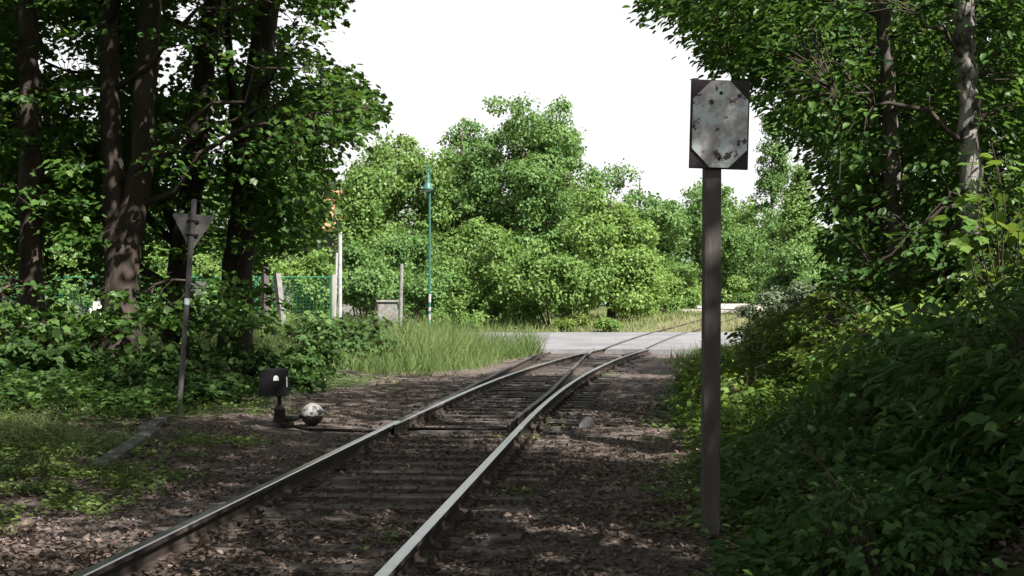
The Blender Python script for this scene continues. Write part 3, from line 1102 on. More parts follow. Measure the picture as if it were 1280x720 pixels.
# --- right wood
edgeR = ([-60, 0, 14, 30, 55, 85, 100, 140, 160, 200, 260, 330, 400],
         [770, 788, 800, 838, 868, 880, 925, 942, 955, 990, 1002, 1006, 1012])
gapsR = [(915, 128, 30, 26, .75), (845, 60, 30, 18, .7), (1255, 190, 40, 26, .5), (870, 12, 10, 8, .7), (1215, 300, 16, 30, .85), (1213, 40, 18, 60, .92), (1213, 150, 15, 60, .55), (1117, 250, 12, 60, .5)]
spR = in_shape(3000, (770, 1330), (-50, 395), edgeR, gapsR, (16, 27), False, [((1205, 1216), (0, 330), 26, 16.5, 330, .6), ((1104, 1124), (0, 395), 32, 18.5, 390, .95)])
stR = [
    [(stem_path([(1124, 395), (1120, 300), (1113, 150), (1104, 0)], 18.5, 7), [.14, .115, .10, .085, .03])],
    [(stem_path([(1216, 330), (1215, 200), (1209, 80), (1205, -5)], 16.5, 8), [.135, .125, .12, .118, .04])],
    [(stem_path([(1176, 330), (1172, 200), (1168, 80), (1166, -5)], 19.5, 6), [.06, .055, .05, .045, .02])],
    [(stem_path([(1058, 395), (1062, 300), (1066, 150), (1060, 0)], 23, 7), [.17, .15, .14, .12, .04])],
]
labR = ['slender dark tree on the bank between the sign post and the pale trunk',
        'tree with pale grey blotched bark on the shaded bank',
        'thin bare-stemmed tree close beside the pale grey trunk',
        'dense dark tree whose leaves close off the bank toward the road']
tx = np.array([s[0][0][0][0] for s in stR])
ty = np.array([18.5, 16.5, 19.5, 23.0])
own = (np.abs(spR[:, 0][:, None] - tx[None]) + .5 * np.abs(spR[:, 1][:, None] - ty[None])).argmin(1)
for i in range(4):
    up = canopy((80, 36, 24, 60)[i], tx[i] - .4, ty[i], 3.3, 7.2, 14)
    ex = []
    if i == 1:
        a = at(1208, 75, 16.5)
        ex = [(a, at(1150, 18, 16.0), .035)]
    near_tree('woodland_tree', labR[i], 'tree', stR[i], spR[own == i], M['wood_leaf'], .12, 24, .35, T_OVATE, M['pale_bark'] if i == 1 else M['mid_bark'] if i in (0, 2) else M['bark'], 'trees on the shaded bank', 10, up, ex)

# --- trees of the same wood outside the frame: they shade the track
shade_src = None
spots = [(7.5, 3, 15), (6.5, -4, 16), (16, 1, 18), (13, 25.5, 15), (15, 24, 18), (7.5, -11, 16), (13, -6, 18), (18, 12, 19), (14.5, 15, 17), (10.5, 32, 14), (-8.5, 15.5, 17), (-7.5, 6, 16), (-12, 21, 18), (-13, 29, 17), (-8, -4, 16), (18, 0, 19), (14.5, 31, 16), (5.6, 11, 20), (-5.4, 11.5, 20), (-4.8, 2, 20), (4.6, 4, 20), (-9.5, 22.5, 21), (8.2, 2, 10.5), (4.3, 6.3, 14), (13, 20, 13), (-6.0, 7, 19), (3.2, -5, 18), (-5.5, 12.6, 20)]
for i, (x, y, h) in enumerate(spots):
    g = float(ground_h(x, y))
    lab = 'tall leafy tree of the wood around the track'
    if shade_src is None:
        t = thing('woodland_tree', lab, 'tree', (x, y, g), 0, 'trees of the surrounding wood')
        mb = MB().tube([(0, 0, -.2), (.1, 0, 4), (0, .2, 9), (0, 0, 14)], [.26, .2, .14, .04], 10, wob=.05)
        cc = canopy(130, 0, 0, 4.6, 5.6, 15)
        for e in cc[:16]:
            a = np.array([0, 0, max(3.5, e[2] - 2.0)])
            mb.tube(curve_to(a, e, .08, 5), list(np.linspace(.07, .015, 5)), 5)
        mb.build('trunk', M['bark'], t, smooth=True)
        c_ = np.repeat(cc, 34, axis=0)
        off = rvec(len(c_)) * (G.uniform(0, 1, len(c_)) ** .5)[:, None] * np.array([1.0, 1.0, .5])
        leaf_object('crown', M['wood_leaf'], c_ + off, off + G.normal(0, .4, off.shape), np.array([0, 0, 1.0]) + G.normal(0, .5, off.shape), .24 * G.uniform(.7, 1.2, len(c_)), T_OVATE, t)
        t.scale = (1, 1, h / 15)
        shade_src = t
    else:
        copy_thing(shade_src, (x, y, g), R.uniform(0, 6.28), (R.uniform(.9, 1.15), R.uniform(.9, 1.15), h / 15), lab, 'trees of the surrounding wood')


# --- sunny trees beyond the road
def far_tree(name, label, px, py_top, Y, w_px, leaf, seed, base_frac=.12, clumps=150, per=70, lsize=.30, group='sunlit trees beyond the road', cat='tree', shape='round', bark=None, tr=.25, cr=1.0):
    rng = np.random.default_rng(seed)
    x = xa(px, Y)
    g = float(ground_h(x, Y))
    H = EYE - (py_top - HOR) / F * Y - g
    W = w_px / F * Y / 2
    t = thing(name, label, cat, (x, Y, g), 0, group)
    z0 = H * base_frac
    cz, rz = (H + z0) / 2, (H - z0) / 2
    n = clumps
    per = int(per * 1.55)
    lsize = lsize * .80
    # lobes of the crown, then clumps on the lobes
    nl = max(7, n // 10)
    v = unit(rng.normal(size=(nl, 3)))
    hv = np.linalg.norm(v[:, :2], axis=1, keepdims=True)
    lob = np.concatenate([v[:, :2] / np.maximum(hv, .05) * hv ** .5 * W * .86, (np.abs(v[:, 2:]) ** .9) * (H - z0) * .86 + z0 + .04 * H], 1)
    lob[:, :2] *= rng.uniform(.45, 1.05, (nl, 1))
    lob[:, 2] = z0 + (lob[:, 2] - z0) * rng.uniform(.72, 1.05, nl)
    if shape == 'spire':
        nl = n // 3
        zz = rng.uniform(0, 1, nl)
        a = rng.uniform(0, 6.28, nl)
        q = W * .7 * (1 - zz) ** .6
        lob = np.stack([q * np.cos(a), q * np.sin(a), z0 + zz * (H - z0)], 1)
    li = rng.integers(0, nl, n)
    v2 = unit(rng.normal(size=(n, 3)) + np.array([0, 0, .25]))
    lr = min(W, rz) * (.34 if shape == 'round' else .35)
    cl = lob[li] + v2 * lr * rng.uniform(.55, 1.0, (n, 1))
    top = cl[:, 2].max()
    cl[:, 2] = np.where(cl[:, 2] > z0, z0 + (cl[:, 2] - z0) * (H - z0) / (top + cr * .5 - z0), cl[:, 2])
    cl[:, 2] = np.maximum(cl[:, 2], z0 * .8 + .3)
    c_ = np.repeat(cl, per, axis=0)
    outw = np.repeat(v2, per, axis=0)
    m = len(c_)
    rr = cr * rng.uniform(.4, 1.25, n).repeat(per)
    off = unit(rng.normal(size=(m, 3))) * (rng.uniform(0, 1, m) ** .45 * rr)[:, None] * np.array([1, 1, .7])
    N = unit(off) * .7 + outw * .5 + np.array([0, 0, .45]) + rng.normal(0, .35, (m, 3))
    D = rng.normal(0, .6, (m, 3)) + np.array([0, 0, -.35]) + unit(off) * .3
    rn = np.clip(np.repeat(rng.uniform(0, 1, n), per) * .5 + rng.uniform(0, .55, m), 0, 1)
    leaf_object('crown' if cat == 'tree' else 'foliage', leaf, c_ + off, D, N, lsize * rng.uniform(.6, 1.25, m), T_QUAD, t, rn)
    mb = MB()
    if cat == 'tree':
        mb.tube([(0, 0, -.3), (.05, 0, H * .3), (-.05, .1, H * .6), (0, 0, H * .92)], [tr, tr * .8, tr * .5, .03], 8, wob=.05)
        for e in lob[:14]:
            z = max(H * .12, min(e[2] - .25 * np.linalg.norm(e[:2]), H * .8))
            mb.tube(curve_to((0, 0, z), e, .06, 5), list(np.linspace(tr * .45, .03, 5)), 5)
        mb.build('trunk', bark or M['bark'], t, smooth=True)
    else:
        for e in lob[:8]:
            mb.tube(curve_to((e[0] * .15, e[1] * .15, -.1), e, .05, 4), [.05, .04, .03, .015], 5)
        mb.build('stem', M['twig'], t)
    return t


FT = far_tree
# main trees
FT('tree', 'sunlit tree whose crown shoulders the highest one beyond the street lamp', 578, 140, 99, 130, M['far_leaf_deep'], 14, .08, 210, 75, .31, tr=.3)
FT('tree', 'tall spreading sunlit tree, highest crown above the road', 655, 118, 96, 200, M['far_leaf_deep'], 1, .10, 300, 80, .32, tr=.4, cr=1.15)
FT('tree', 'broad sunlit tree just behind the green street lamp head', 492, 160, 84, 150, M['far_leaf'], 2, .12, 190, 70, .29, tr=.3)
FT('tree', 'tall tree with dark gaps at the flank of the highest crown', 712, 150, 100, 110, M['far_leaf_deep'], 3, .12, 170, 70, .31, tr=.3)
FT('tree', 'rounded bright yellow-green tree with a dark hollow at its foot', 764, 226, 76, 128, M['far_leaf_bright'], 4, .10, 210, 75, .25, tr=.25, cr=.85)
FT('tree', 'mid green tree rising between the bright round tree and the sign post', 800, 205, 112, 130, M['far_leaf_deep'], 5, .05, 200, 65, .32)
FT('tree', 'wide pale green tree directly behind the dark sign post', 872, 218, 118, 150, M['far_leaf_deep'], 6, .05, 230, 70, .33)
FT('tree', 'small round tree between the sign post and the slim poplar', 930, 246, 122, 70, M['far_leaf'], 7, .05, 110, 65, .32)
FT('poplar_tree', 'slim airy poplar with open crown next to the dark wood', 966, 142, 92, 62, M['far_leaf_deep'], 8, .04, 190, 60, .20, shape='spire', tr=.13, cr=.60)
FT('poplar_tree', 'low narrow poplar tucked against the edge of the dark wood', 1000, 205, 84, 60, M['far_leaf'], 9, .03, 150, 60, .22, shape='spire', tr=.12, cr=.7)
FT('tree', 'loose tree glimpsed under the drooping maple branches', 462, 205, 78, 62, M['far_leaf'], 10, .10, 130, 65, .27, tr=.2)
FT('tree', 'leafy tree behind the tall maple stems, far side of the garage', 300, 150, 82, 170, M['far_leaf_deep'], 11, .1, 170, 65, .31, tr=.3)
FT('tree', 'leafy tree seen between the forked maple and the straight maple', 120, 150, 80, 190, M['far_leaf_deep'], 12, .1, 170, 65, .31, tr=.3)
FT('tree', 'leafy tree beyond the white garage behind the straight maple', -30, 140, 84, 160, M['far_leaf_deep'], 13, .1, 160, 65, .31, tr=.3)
# shrubs
FB = lambda lab, px, top, Y, w, leaf, seed, cl=90, per=70, ls=.22, cr=.7, grp='shrubs around the level crossing', nm='shrub': FT(nm, lab, px, top, Y, w, leaf, seed, 0.0, cl, per, ls, grp, 'shrub', 'round', None, .1, cr)
FB('broad tall shrub rising behind the green lamp post', 600, 265, 70, 150, M['far_leaf'], 21, 190, 75, .23)
FB('dense round shrub between the lamp post shrub and the bright tree', 690, 300, 66, 130, M['far_leaf'], 22, 140, 75, .22)
FB('bushy green shrub behind the thin grey post', 505, 295, 62, 110, M['far_leaf_deep'], 23, 120, 70, .2)
FB('shaded shrub behind the low concrete block', 455, 300, 58, 80, M['far_leaf_deep'], 24, 90, 70, .19, .6)
FB('bright yellow-green shrub beyond the dark wooden post', 375, 312, 54, 100, M['far_leaf_bright'], 25, 100, 75, .18, .55)
FB('bright shrub glimpsed beside the forked maple', 190, 300, 56, 60, M['far_leaf_bright'], 26, 70, 70, .18, .55)
FB('bright shrub seen in the gap beyond the straight maple trunk', 88, 318, 55, 70, M['far_leaf_bright'], 43, 70, 70, .16, .5)
FB('bright shrub seen past the pole of the triangular sign', 262, 312, 54, 60, M['far_leaf_bright'], 44, 70, 70, .16, .5)
FB('bright shrub near the dark stubby wooden post', 325, 322, 52, 60, M['far_leaf_bright'], 45, 60, 70, .16, .5)
FB('bright shrub at the edge of the picture in front of the white garage', 10, 322, 54, 60, M['far_leaf'], 46, 60, 70, .16, .5)
FB('bright shrub at the far edge of the pale lane', 838, 340, 88, 80, M['far_leaf_bright'], 27, 90, 70, .22, .65)
FB('low bright shrub where the pale lane passes the dark post', 900, 345, 116, 90, M['far_leaf_bright'], 28, 80, 70, .26, .8)
FB('low shrub under the bright tree with pale lower leaves', 800, 345, 80, 70, M['far_leaf_bright'], 29, 80, 70, .2, .55)
FB('small leafy shrub on the verge just past the road', 757, 398, 62, 40, M['far_leaf_bright'], 30, 26, 60, .13, .32)
FB('small yellow-tinged shrub on the verge just past the road', 716, 394, 62.5, 46, M['yellow_sunlit_leaf'], 31, 26, 60, .13, .32)
FB('grey-green thicket at the end of the shaded bank beside the rails', 985, 352, 44, 80, M['grey_leaf'], 32, 80, 80, .12, .42)
FB('greyish shrub leaning toward the rails at the end of the bank', 938, 378, 43, 60, M['grey_leaf'], 33, 60, 80, .11, .36)
FB('soft green shrub below the poplars', 990, 305, 62, 80, M['far_leaf_deep'], 34, 90, 70, .19, .6)
FB('low shrub at the roadside near the lamp foot', 565, 372, 61.5, 60, M['far_leaf'], 35, 50, 60, .14, .4)
FB('wide green shrub filling the foot of the highest tree', 640, 318, 84, 170, M['far_leaf'], 36, 170, 70, .24, .75)
FB('pale shrub between the bright round tree and the lane', 830, 318, 100, 110, M['far_leaf'], 37, 110, 70, .26, .8)
FB('dull green shrub under the tree behind the sign post', 935, 322, 121, 110, M['far_leaf_deep'], 38, 110, 70, .28, .85)
FB('green shrub left of the lamp post and taller than the thin grey post', 535, 282, 76, 120, M['far_leaf_deep'], 39, 130, 70, .24, .75)
FB('shrub in the gap between the pale pipe post and the maples', 405, 330, 64, 90, M['far_leaf'], 40, 90, 70, .2, .6)
# low thicket closing the view under the crowns
ths = FB('low thicket under the trees of the far wood', 560, 330, 128, 150, M['far_leaf_deep'], 42, 120, 70, .34, 1.0, 'thickets of the far wood', 'thicket')
for i, px in enumerate(range(-60, 1340, 78)):
    Y = R.uniform(120, 134)
    x = xa(px + R.uniform(-20, 20), Y)
    copy_thing(ths, (x, Y, float(ground_h(x, Y))), R.uniform(0, 6.28), (1.1, 1.0, R.uniform(.85, 1.3)), 'low thicket under the trees of the far wood', 'thickets of the far wood')
# far wood closing the view
src = FT('tree', 'tree in the far wood behind the sunlit crowns', 700, 215, 140, 140, M['far_leaf_deep'], 41, .03, 170, 60, .42, group='trees of the far wood', cr=1.5)
for i, px in enumerate([-80, 30, 130, 240, 340, 440, 540, 620, 790, 900, 990, 1090, 1190, 1300]):
    Y = 140 + R.uniform(-10, 25)
    x = xa(px, Y)
    s_ = R.uniform(.72, .95)
    copy_thing(src, (x, Y, float(ground_h(x, Y))), R.uniform(0, 6.28), (s_ * 1.1, s_ * 1.1, s_ * R.uniform(.85, 1.0)), 'tree in the far wood behind the sunlit crowns', 'trees of the far wood')


# ------------------------------------------------------------------ UNDERGROWTH SHRUBS
def shrub_src(name, label, loc, rz, leaf, size, h, r, n_spray, per, tmpl, seed, group):
    rng = np.random.default_rng(seed)
    t = thing(name, label, 'shrub', loc, rz, group)
    a = rng.uniform(0, 6.28, n_spray)
    q = r * np.sqrt(rng.uniform(0, 1, n_spray))
    z = h * rng.uniform(.12, 1, n_spray) * (1 - .45 * (q / r) ** 2)
    cc = np.stack([q * np.cos(a), q * np.sin(a), z], 1)
    mb = MB()
    for e in cc[::2]:
        mb.tube(curve_to((e[0] * .2, e[1] * .2, -.1), e, .1, 4), [.011, .009, .007, .004], 4, cap=False)
    for q in range(5):
        aa = rng.uniform(0, 6.28)
        e = np.array([math.cos(aa) * r * 1.25, math.sin(aa) * r * 1.25, h * rng.uniform(.5, 1.05)])
        mb.tube(curve_to((0, 0, 0), e, .35, 8), list(np.linspace(.007, .003, 8)), 4, cap=False)
    mb.build('stem', M['twig'], t)
    dirs = cc * np.array([1, 1, 0]) + rng.normal(0, .25, cc.shape)
    dirs[:, 2] = -.05 + rng.normal(0, .15, n_spray)
    P, D, N, S, rn = spray_leaves(cc, dirs, per, .24, size)
    P[:, 2] = np.maximum(P[:, 2], .02)
    leaf_object('foliage', leaf, P, D, N, S, tmpl, t, rn)
    return t


def scatter_shrubs(src_list, spots, labels, group):
    for i, (x, y, s_) in enumerate(spots):
        src = src_list[i % len(src_list)]
        lab = labels(i)
        g = float(ground_h(x, y))
        copy_thing(src, (x, y, g), R.uniform(0, 6.28), s_, lab, group)


BANK = 'undergrowth on the shaded bank'
BL = 'dark leafy bush in the unbroken undergrowth of the shaded bank'
bs = []
z_ = lambda x, y: (x, y, float(ground_h(x, y)))
bs.append(shrub_src('shrub', BL, z_(3.3, 9.6), 0, M['bramble'], .095, 1.0, .75, 70, 15, T_OVATE, 51, BANK))
bs.append(shrub_src('shrub', BL, z_(3.4, 11.4), 0, M['bramble'], .105, .85, .8, 66, 15, T_MAPLE, 52, BANK))
bs.append(shrub_src('shrub', BL, z_(4.2, 10.4), 0, M['bramble'], .10, 1.2, .7, 70, 14, T_OVATE, 53, BANK))
bs.append(shrub_src('shrub', BL, z_(3.0, 8.6), 0, M['bramble'], .14, 1.15, .65, 60, 16, T_LANCE, 56, BANK))
bs2 = []
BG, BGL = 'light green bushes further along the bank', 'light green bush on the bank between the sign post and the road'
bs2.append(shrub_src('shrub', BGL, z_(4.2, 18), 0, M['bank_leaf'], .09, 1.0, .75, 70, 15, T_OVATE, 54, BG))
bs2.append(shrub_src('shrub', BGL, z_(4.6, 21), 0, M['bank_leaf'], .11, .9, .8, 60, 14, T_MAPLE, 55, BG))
sp = []
yy = 6.6
while yy < 40:
    xr = float(x_right_curved(yy))
    d = 2.55
    while d < 7.6:
        x = xr + d + R.uniform(-.3, .3)
        if x < .36 * yy + 1.6:
            sp.append((x, yy + R.uniform(-.5, .5), R.uniform(.75, 1.25) * (.62 if d < 2.9 else .95) * (1 - .3 * min(1, max(0, (yy - 20) / 8)))))
        d += 1.05 + yy * .012
    yy += 1.15 + yy * .025
scatter_shrubs(bs, [q for q in sp if q[1] < 12.5 or (q[0] - float(x_right_curved(q[1])) > 5.6)], lambda i: BL, BANK)
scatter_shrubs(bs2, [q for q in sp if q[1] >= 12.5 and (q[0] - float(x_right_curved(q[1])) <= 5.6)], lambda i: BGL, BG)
# distinct ones; sunlight on the bank is put into the yellow-green leaf colour
YG = 'saplings on the bank with sunlight painted in their leaves'
YL = 'sapling, sunlight painted in its yellow-green leaves, between the sign post and the slender tree'
ysp = shrub_src('sapling', YL, z_(xa(1010, 19), 19), 0, M['yellow_sunlit_leaf'], .10, 1.05, .6, 44, 11, T_OVATE, 64, YG)
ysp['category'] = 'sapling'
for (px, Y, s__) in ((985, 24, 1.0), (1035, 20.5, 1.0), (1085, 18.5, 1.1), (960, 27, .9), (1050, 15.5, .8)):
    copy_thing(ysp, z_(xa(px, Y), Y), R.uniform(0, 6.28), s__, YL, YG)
shrub_src('sapling', 'sapling, sunlight painted in its yellow-green leaves, at the foot of the slender dark tree', z_(xa(1065, 17), 17), 0, M['yellow_sunlit_leaf'], .12, 1.15, .6, 42, 11, T_OVATE, 61, BANK)['category'] = 'sapling'
shrub_src('sapling', 'bright leafy sapling on the bank just beyond the tall sign post', z_(xa(975, 22), 22), 0, M['weed'], .12, .95, .7, 46, 12, T_OVATE, 62, BANK)['category'] = 'sapling'
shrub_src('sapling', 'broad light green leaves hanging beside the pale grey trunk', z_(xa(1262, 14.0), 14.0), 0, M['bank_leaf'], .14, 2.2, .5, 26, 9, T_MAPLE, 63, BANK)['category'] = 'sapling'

LB = 'low maple seedlings under the maples'
LL = 'low leafy maple bush in the undergrowth under the maple trunks'
ls = []
ls.append(shrub_src('shrub', LL, z_(-7.4, 22.5), 0, M['under_leaf'], .15, 1.0, .95, 60, 13, T_MAPLE, 71, LB))
ls.append(shrub_src('shrub', LL, z_(-5.6, 23.5), 0, M['under_leaf'], .14, .85, .9, 56, 13, T_MAPLE, 72, LB))
sp = []
for i in range(30):
    y = R.uniform(20.5, 28)
    x = R.uniform(-.40 * y, -.172 * y - .2)
    sp.append((x, y, R.uniform(.45, .75)))
for (px, y, s_) in ((300, 25, .85), (340, 26, .85), (372, 30, .7), (270, 25, .7), (395, 33, .7), (430, 36, .8), (470, 37, .75), (505, 38, .7),  (400, 37, 1.1), (428, 38, 1.15), (455, 37.5, 1.0), (482, 39, 1.1), (508, 39.5, 1.0), (530, 40, .85), (470, 41, 1.2), (500, 42, 1.2), (440, 42, 1.2), (415, 42, 1.2), (385, 40, 1.2), (486, 45, 1.25), (465, 45.5, 1.2), (512, 45, 1.1)):
    sp.append((xa(px, y), y, s_))
scatter_shrubs(ls, sp, lambda i: LL, LB)


# ------------------------------------------------------------------ GROUND COVER (nobody could count it)
def scatter(n, xr, yr, keep, near=True):
    out = []
    while len(out) < n:
        m = n * 2
        if near:       # denser toward the viewer
            u = G.uniform(0, 1, m)
            y = 1 / (1 / yr[0] + u * (1 / yr[1] - 1 / yr[0]))
        else:
            y = G.uniform(yr[0], yr[1], m)
        x = G.uniform(xr[0], xr[1], m)
        k = G.random(m) < keep(x, y)
        out += list(zip(x[k], y[k]))
    a = np.array(out[:n])
    return a[:, 0], a[:, 1]


def in_view(x, y, m=1.5):
    return (np.abs(x) < .36 * y + m)


# dead leaves
x, y = scatter(64000, (-7, 4.5), (6.5, 34), lambda x, y: in_view(x, y) * (.30 + .75 * sm(vnoise(x, y, .9, 8), .3, .75)) * (1 - .55 * sm(y, 18, 28)))
z = ground_h(x, y) + .012
n = len(x)
onsl = np.abs(x - (x_straight_left(y) + .75)) < 1.3
z = np.where(onsl, np.maximum(z, G.uniform(-.02, .030, n)), z)
N = np.array([0, 0, 1.0]) + G.normal(0, .38, (n, 3))
D = np.stack([G.normal(size=n), G.normal(size=n), G.normal(0, .25, n)], 1)
rn = np.clip(G.beta(1.5, 2.6, n), 0, 1)
o = leaf_object('dead_leaves', M['litter'], np.stack([x, y, z], 1), D, N, G.uniform(.026, .060, n) * (1 + .35 * (G.random(n) > .9)), T_OVATE, None, rn)
o['kind'] = 'stuff'

# ballast stones
x, y = scatter(3000, (-4.5, 3), (6.8, 40), lambda x, y: in_view(x, y) * ((x > x_straight_left(y) - 1.6) & (x < x_right_curved(y) + 1.6)))
z = ground_h(x, y)
n = len(x)
o_ = np.array([(1, 0, 0), (-1, 0, 0), (0, 1, 0), (0, -1, 0), (0, 0, 1), (0, 0, -1)], float)
of = [(0, 2, 4), (2, 1, 4), (1, 3, 4), (3, 0, 4), (2, 0, 5), (1, 2, 5), (3, 1, 5), (0, 3, 5)]
V = (o_[None] * G.uniform(.6, 1.2, (n, 6, 1)) + G.normal(0, .15, (n, 6, 3))) * (G.uniform(.010, .026, n)[:, None, None]) * np.array([1, 1, .75]) + np.stack([x, y, z + .01], 1)[:, None, :]
me = bpy.data.meshes.new('gravel')
me.vertices.add(n * 6)
me.vertices.foreach_set('co', V.reshape(-1).astype(np.float32))
fi = (np.array(of)[None] + (np.arange(n) * 6)[:, None, None]).reshape(-1)
me.loops.add(len(fi))
me.loops.foreach_set('vertex_index', fi.astype(np.int32))
me.polygons.add(len(fi) // 3)
me.polygons.foreach_set('loop_start', (np.arange(len(fi) // 3) * 3).astype(np.int32))
me.update(calc_edges=True)
me.materials.append(M['stone'])
o = bpy.data.objects.new('gravel', me)
C.objects.link(o)
o['kind'] = 'stuff'


def rosettes(name, mat, x, y, size, per, hgt, spread, tmpl=T_OVATE):
    n = len(x)
    c = np.stack([x, y, ground_h(x, y)], 1)
    c = np.repeat(c, per, axis=0)
    m = len(c)
    a = G.uniform(0, 6.28, m)
    out = np.stack([np.cos(a), np.sin(a), np.zeros(m)], 1)
    hh = np.repeat(G.uniform(.4, 1.0, n), per) * hgt
    P = c + out * (G.uniform(0, 1, m) * spread)[:, None]
    P[:, 2] += hh * G.uniform(.1, 1.0, m)
    D = out + np.stack([G.normal(0, .3, m), G.normal(0, .3, m), G.uniform(-.2, .5, m)], 1)
    N = np.array([0, 0, 1.0]) + G.normal(0, .4, (m, 3))
    rn = np.clip(np.repeat(G.uniform(0, 1, n), per) * .5 + G.uniform(0, .55, m), 0, 1)
    o = leaf_object(name, mat, P, D, N, size * G.uniform(.5, 1.2, m), tmpl, None, rn)
    o['kind'] = 'stuff'


# low weeds: verge by the kerb stones, between the rails, along the bank foot
def weed_keep(x, y):
    dl = x_straight_left(y) - x
    dr = x - x_right_curved(y)
    k = sm(dl, 1.0, 2.2) * .42 * sm(vnoise(x, y, .8, 12), .5, .75) + sm(dl, 2.3, 3.4) * .8 * (1 - .75 * sm(y, 15.5, 18) * (1 - sm(dl, 3.0, 4.0))) * sm(vnoise(x, y, 1.0, 13), .25, .6)
    k = k + sm(dr, 1.1, 2.4) * .95 * sm(vnoise(x, y, .7, 14) + sm(dr, 1.6, 2.8) * .4, .35, .6)
    k = k + .5 * ((dr > -.35) & (dr < .45)) * sm(vnoise(x, y, .9, 15), .62, .72)
    return np.clip(k, 0, 1) * in_view(x, y)


x, y = scatter(7600, (-9, 5.5), (7, 34), weed_keep)
rosettes('weeds', M['weed'], x, y, .062, 9, .13, .11)
x, y = scatter(800, (-6.5, -2.6), (7.2, 16), lambda x, y: in_view(x, y, .6) * sm(x_straight_left(y) - x, .7, 1.8) * sm(vnoise(x, y, .55, 51), .45, .7))
rosettes('weeds', M['weed'], x, y, .055, 8, .11, .10)
# bank ground cover under the bushes
x, y = scatter(6500, (1, 9), (7, 42), lambda x, y: in_view(x, y) * sm(x - x_right_curved(y), 1.7, 2.5))
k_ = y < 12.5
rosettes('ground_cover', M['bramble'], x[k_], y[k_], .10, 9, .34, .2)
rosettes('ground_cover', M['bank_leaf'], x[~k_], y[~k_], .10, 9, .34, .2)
# left ground cover under the maples
x, y = scatter(3200, (-13, -3.2), (15, 31), lambda x, y: in_view(x, y) * sm(x_straight_left(y) - x, 3.0, 4.2) * sm(y, 17, 21))
rosettes('ground_cover', M['under_leaf'], x, y, .11, 8, .30, .2, T_MAPLE)


def grass(name, mat, x, y, h, w, lean=.35, edge=None):
    n = len(x)
    P = np.stack([x, y, ground_h(x, y) - .02], 1)
    D = np.stack([G.normal(0, lean, n), G.normal(0, lean, n), np.ones(n)], 1)
    N = np.stack([G.normal(size=n), G.normal(size=n), np.zeros(n)], 1)
    hh = h * G.uniform(.35, 1.2, n) * (0.45 + .5 * vnoise(x, y, 2.2, 21) + .45 * vnoise(x, y, .7, 23))
    if edge is not None:
        hh = hh * edge
    o = leaf_object(name, mat, P, D, N, hh, T_BLADE, None, np.clip(vnoise(x, y, 2.5, 22) * .5 + G.uniform(0, .55, n), 0, 1), width=np.full(n, w))
    o['kind'] = 'stuff'


# tall grass between the track and the lamp post
x, y = scatter(48000, (-14, 3), (32.5, 46.6), lambda x, y: in_view(x, y) * sm(x_straight_left(y) - x, .5 - .5 * sm(y, 41.5, 43), 2.2 - 1.7 * sm(y, 41.5, 43.5)) * (.15 + .85 * sm(vnoise(x, y, .8, 41), .2, .55)) * (.4 + .6 * sm(y, 35, 38)), False)
grass('grass', M['grass'], x, y, 1.05, .015, .45, .5 + .5 * np.maximum(sm(x_straight_left(y) - x, .2, 2.0), sm(y, 42.5, 44)) * sm(y, 34, 38))
# verge past the road
x, y = scatter(14000, (-14, 24), (60.6, 91), lambda x, y: in_view(x, y) * (1 - .75 * sm(x - x_left_curved(y), -2.0, -.8) * (1 - sm(x - x_right_curved(y), .8, 2.0))), False)
grass('grass', M['grass'], x, y, .42, .035)
x, y = scatter(4500, (-2, 26), (60.6, 91), lambda x, y: in_view(x, y) * (1 - .7 * sm(x - x_left_curved(y), -2.0, -.8) * (1 - sm(x - x_right_curved(y), .8, 2.0))), False)
grass('dry_grass', M['dry_grass'], x, y, .40, .03)
# roadside, end of the bank
x, y = scatter(6000, (3, 22), (36, 46.6), lambda x, y: in_view(x, y) * sm(x - x_right_curved(y), .9, 2.0), False)
grass('grass', M['grass'], x, y, .45, .022)
# short grass by the kerb stones
x, y = scatter(11000, (-11, -3.5), (10, 23), lambda x, y: in_view(x, y) * sm(x_straight_left(y) - x, 2.2, 3.4) * sm(vnoise(x, y, 1.2, 31), .25, .6))
grass('grass', M['grass'], x, y, .17, .010, .6)

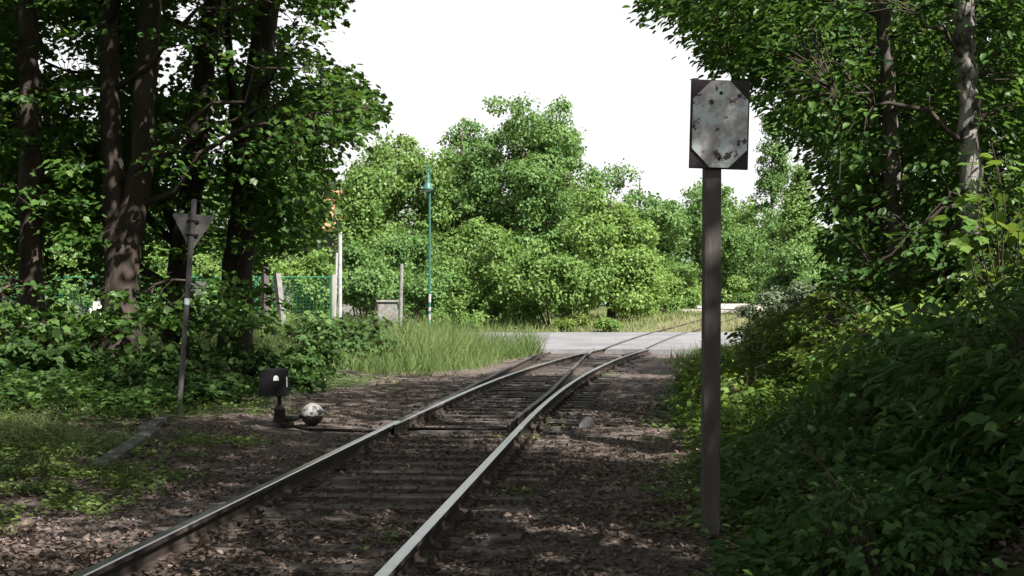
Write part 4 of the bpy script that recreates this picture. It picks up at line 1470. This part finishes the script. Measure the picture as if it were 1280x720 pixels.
# ------------------------------------------------------------------ LIGHT, SKY, CAMERA
w = bpy.data.worlds.new('World')
sc.world = w
w.use_nodes = True
nt = w.node_tree
bg = nt.nodes['Background']
sky = nt.nodes.new('ShaderNodeTexSky')
sky.sky_type = 'NISHITA'
sky.sun_disc = False
sky.sun_elevation = SUN_EL
sky.sun_rotation = SUN_AZ
sky.dust_density = 3.0
sky.air_density = 1.0
hs_ = nt.nodes.new('ShaderNodeHueSaturation')
hs_.inputs['Saturation'].default_value = .35
nt.links.new(sky.outputs[0], hs_.inputs['Color'])
tcw = nt.nodes.new('ShaderNodeTexCoord')
sp_ = nt.nodes.new('ShaderNodeSeparateXYZ')
nt.links.new(tcw.outputs['Generated'], sp_.inputs[0])
veil = ramp(nt, sp_.outputs[2], [(0.0, (1, 1, 1)), (0.22, (.72, .72, .72)), (0.55, (0, 0, 0))])
vm = mixc(nt, veil, hs_.outputs[0], (6.3, 6.25, 6.35))
nt.links.new(vm, bg.inputs[0])
bg.inputs[1].default_value = .058
sl = bpy.data.lights.new('sun', 'SUN')
sl.energy = 5.0
sl.angle = math.radians(.53)
sl.color = (1, .95, .87)
so = bpy.data.objects.new('sun', sl)
C.objects.link(so)
so.rotation_euler = sunv.to_track_quat('Z', 'Y').to_euler()
so.location = (20, -20, 40)

cam = bpy.data.cameras.new('camera')
co = bpy.data.objects.new('camera', cam)
C.objects.link(co)
cam.sensor_width = 36
cam.lens = F / 1280 * 36
cam.clip_start = .1
cam.clip_end = 4000
co.location = (0, 0, EYE)
co.rotation_euler = (math.radians(90) + math.atan(25 / F), 0, 0)
sc.camera = co

sc.view_settings.view_transform = 'Standard'
sc.view_settings.look = 'None'
sc.view_settings.gamma = 1
sc.view_settings.exposure = 1.75
sc.render.engine = 'CYCLES'
cy_ = sc.cycles
cy_.max_bounces = 7
cy_.diffuse_bounces = 4
cy_.glossy_bounces = 2
cy_.transmission_bounces = 4
cy_.transparent_max_bounces = 4
cy_.use_denoising = True
cy_.use_adaptive_sampling = True
cy_.adaptive_threshold = .02
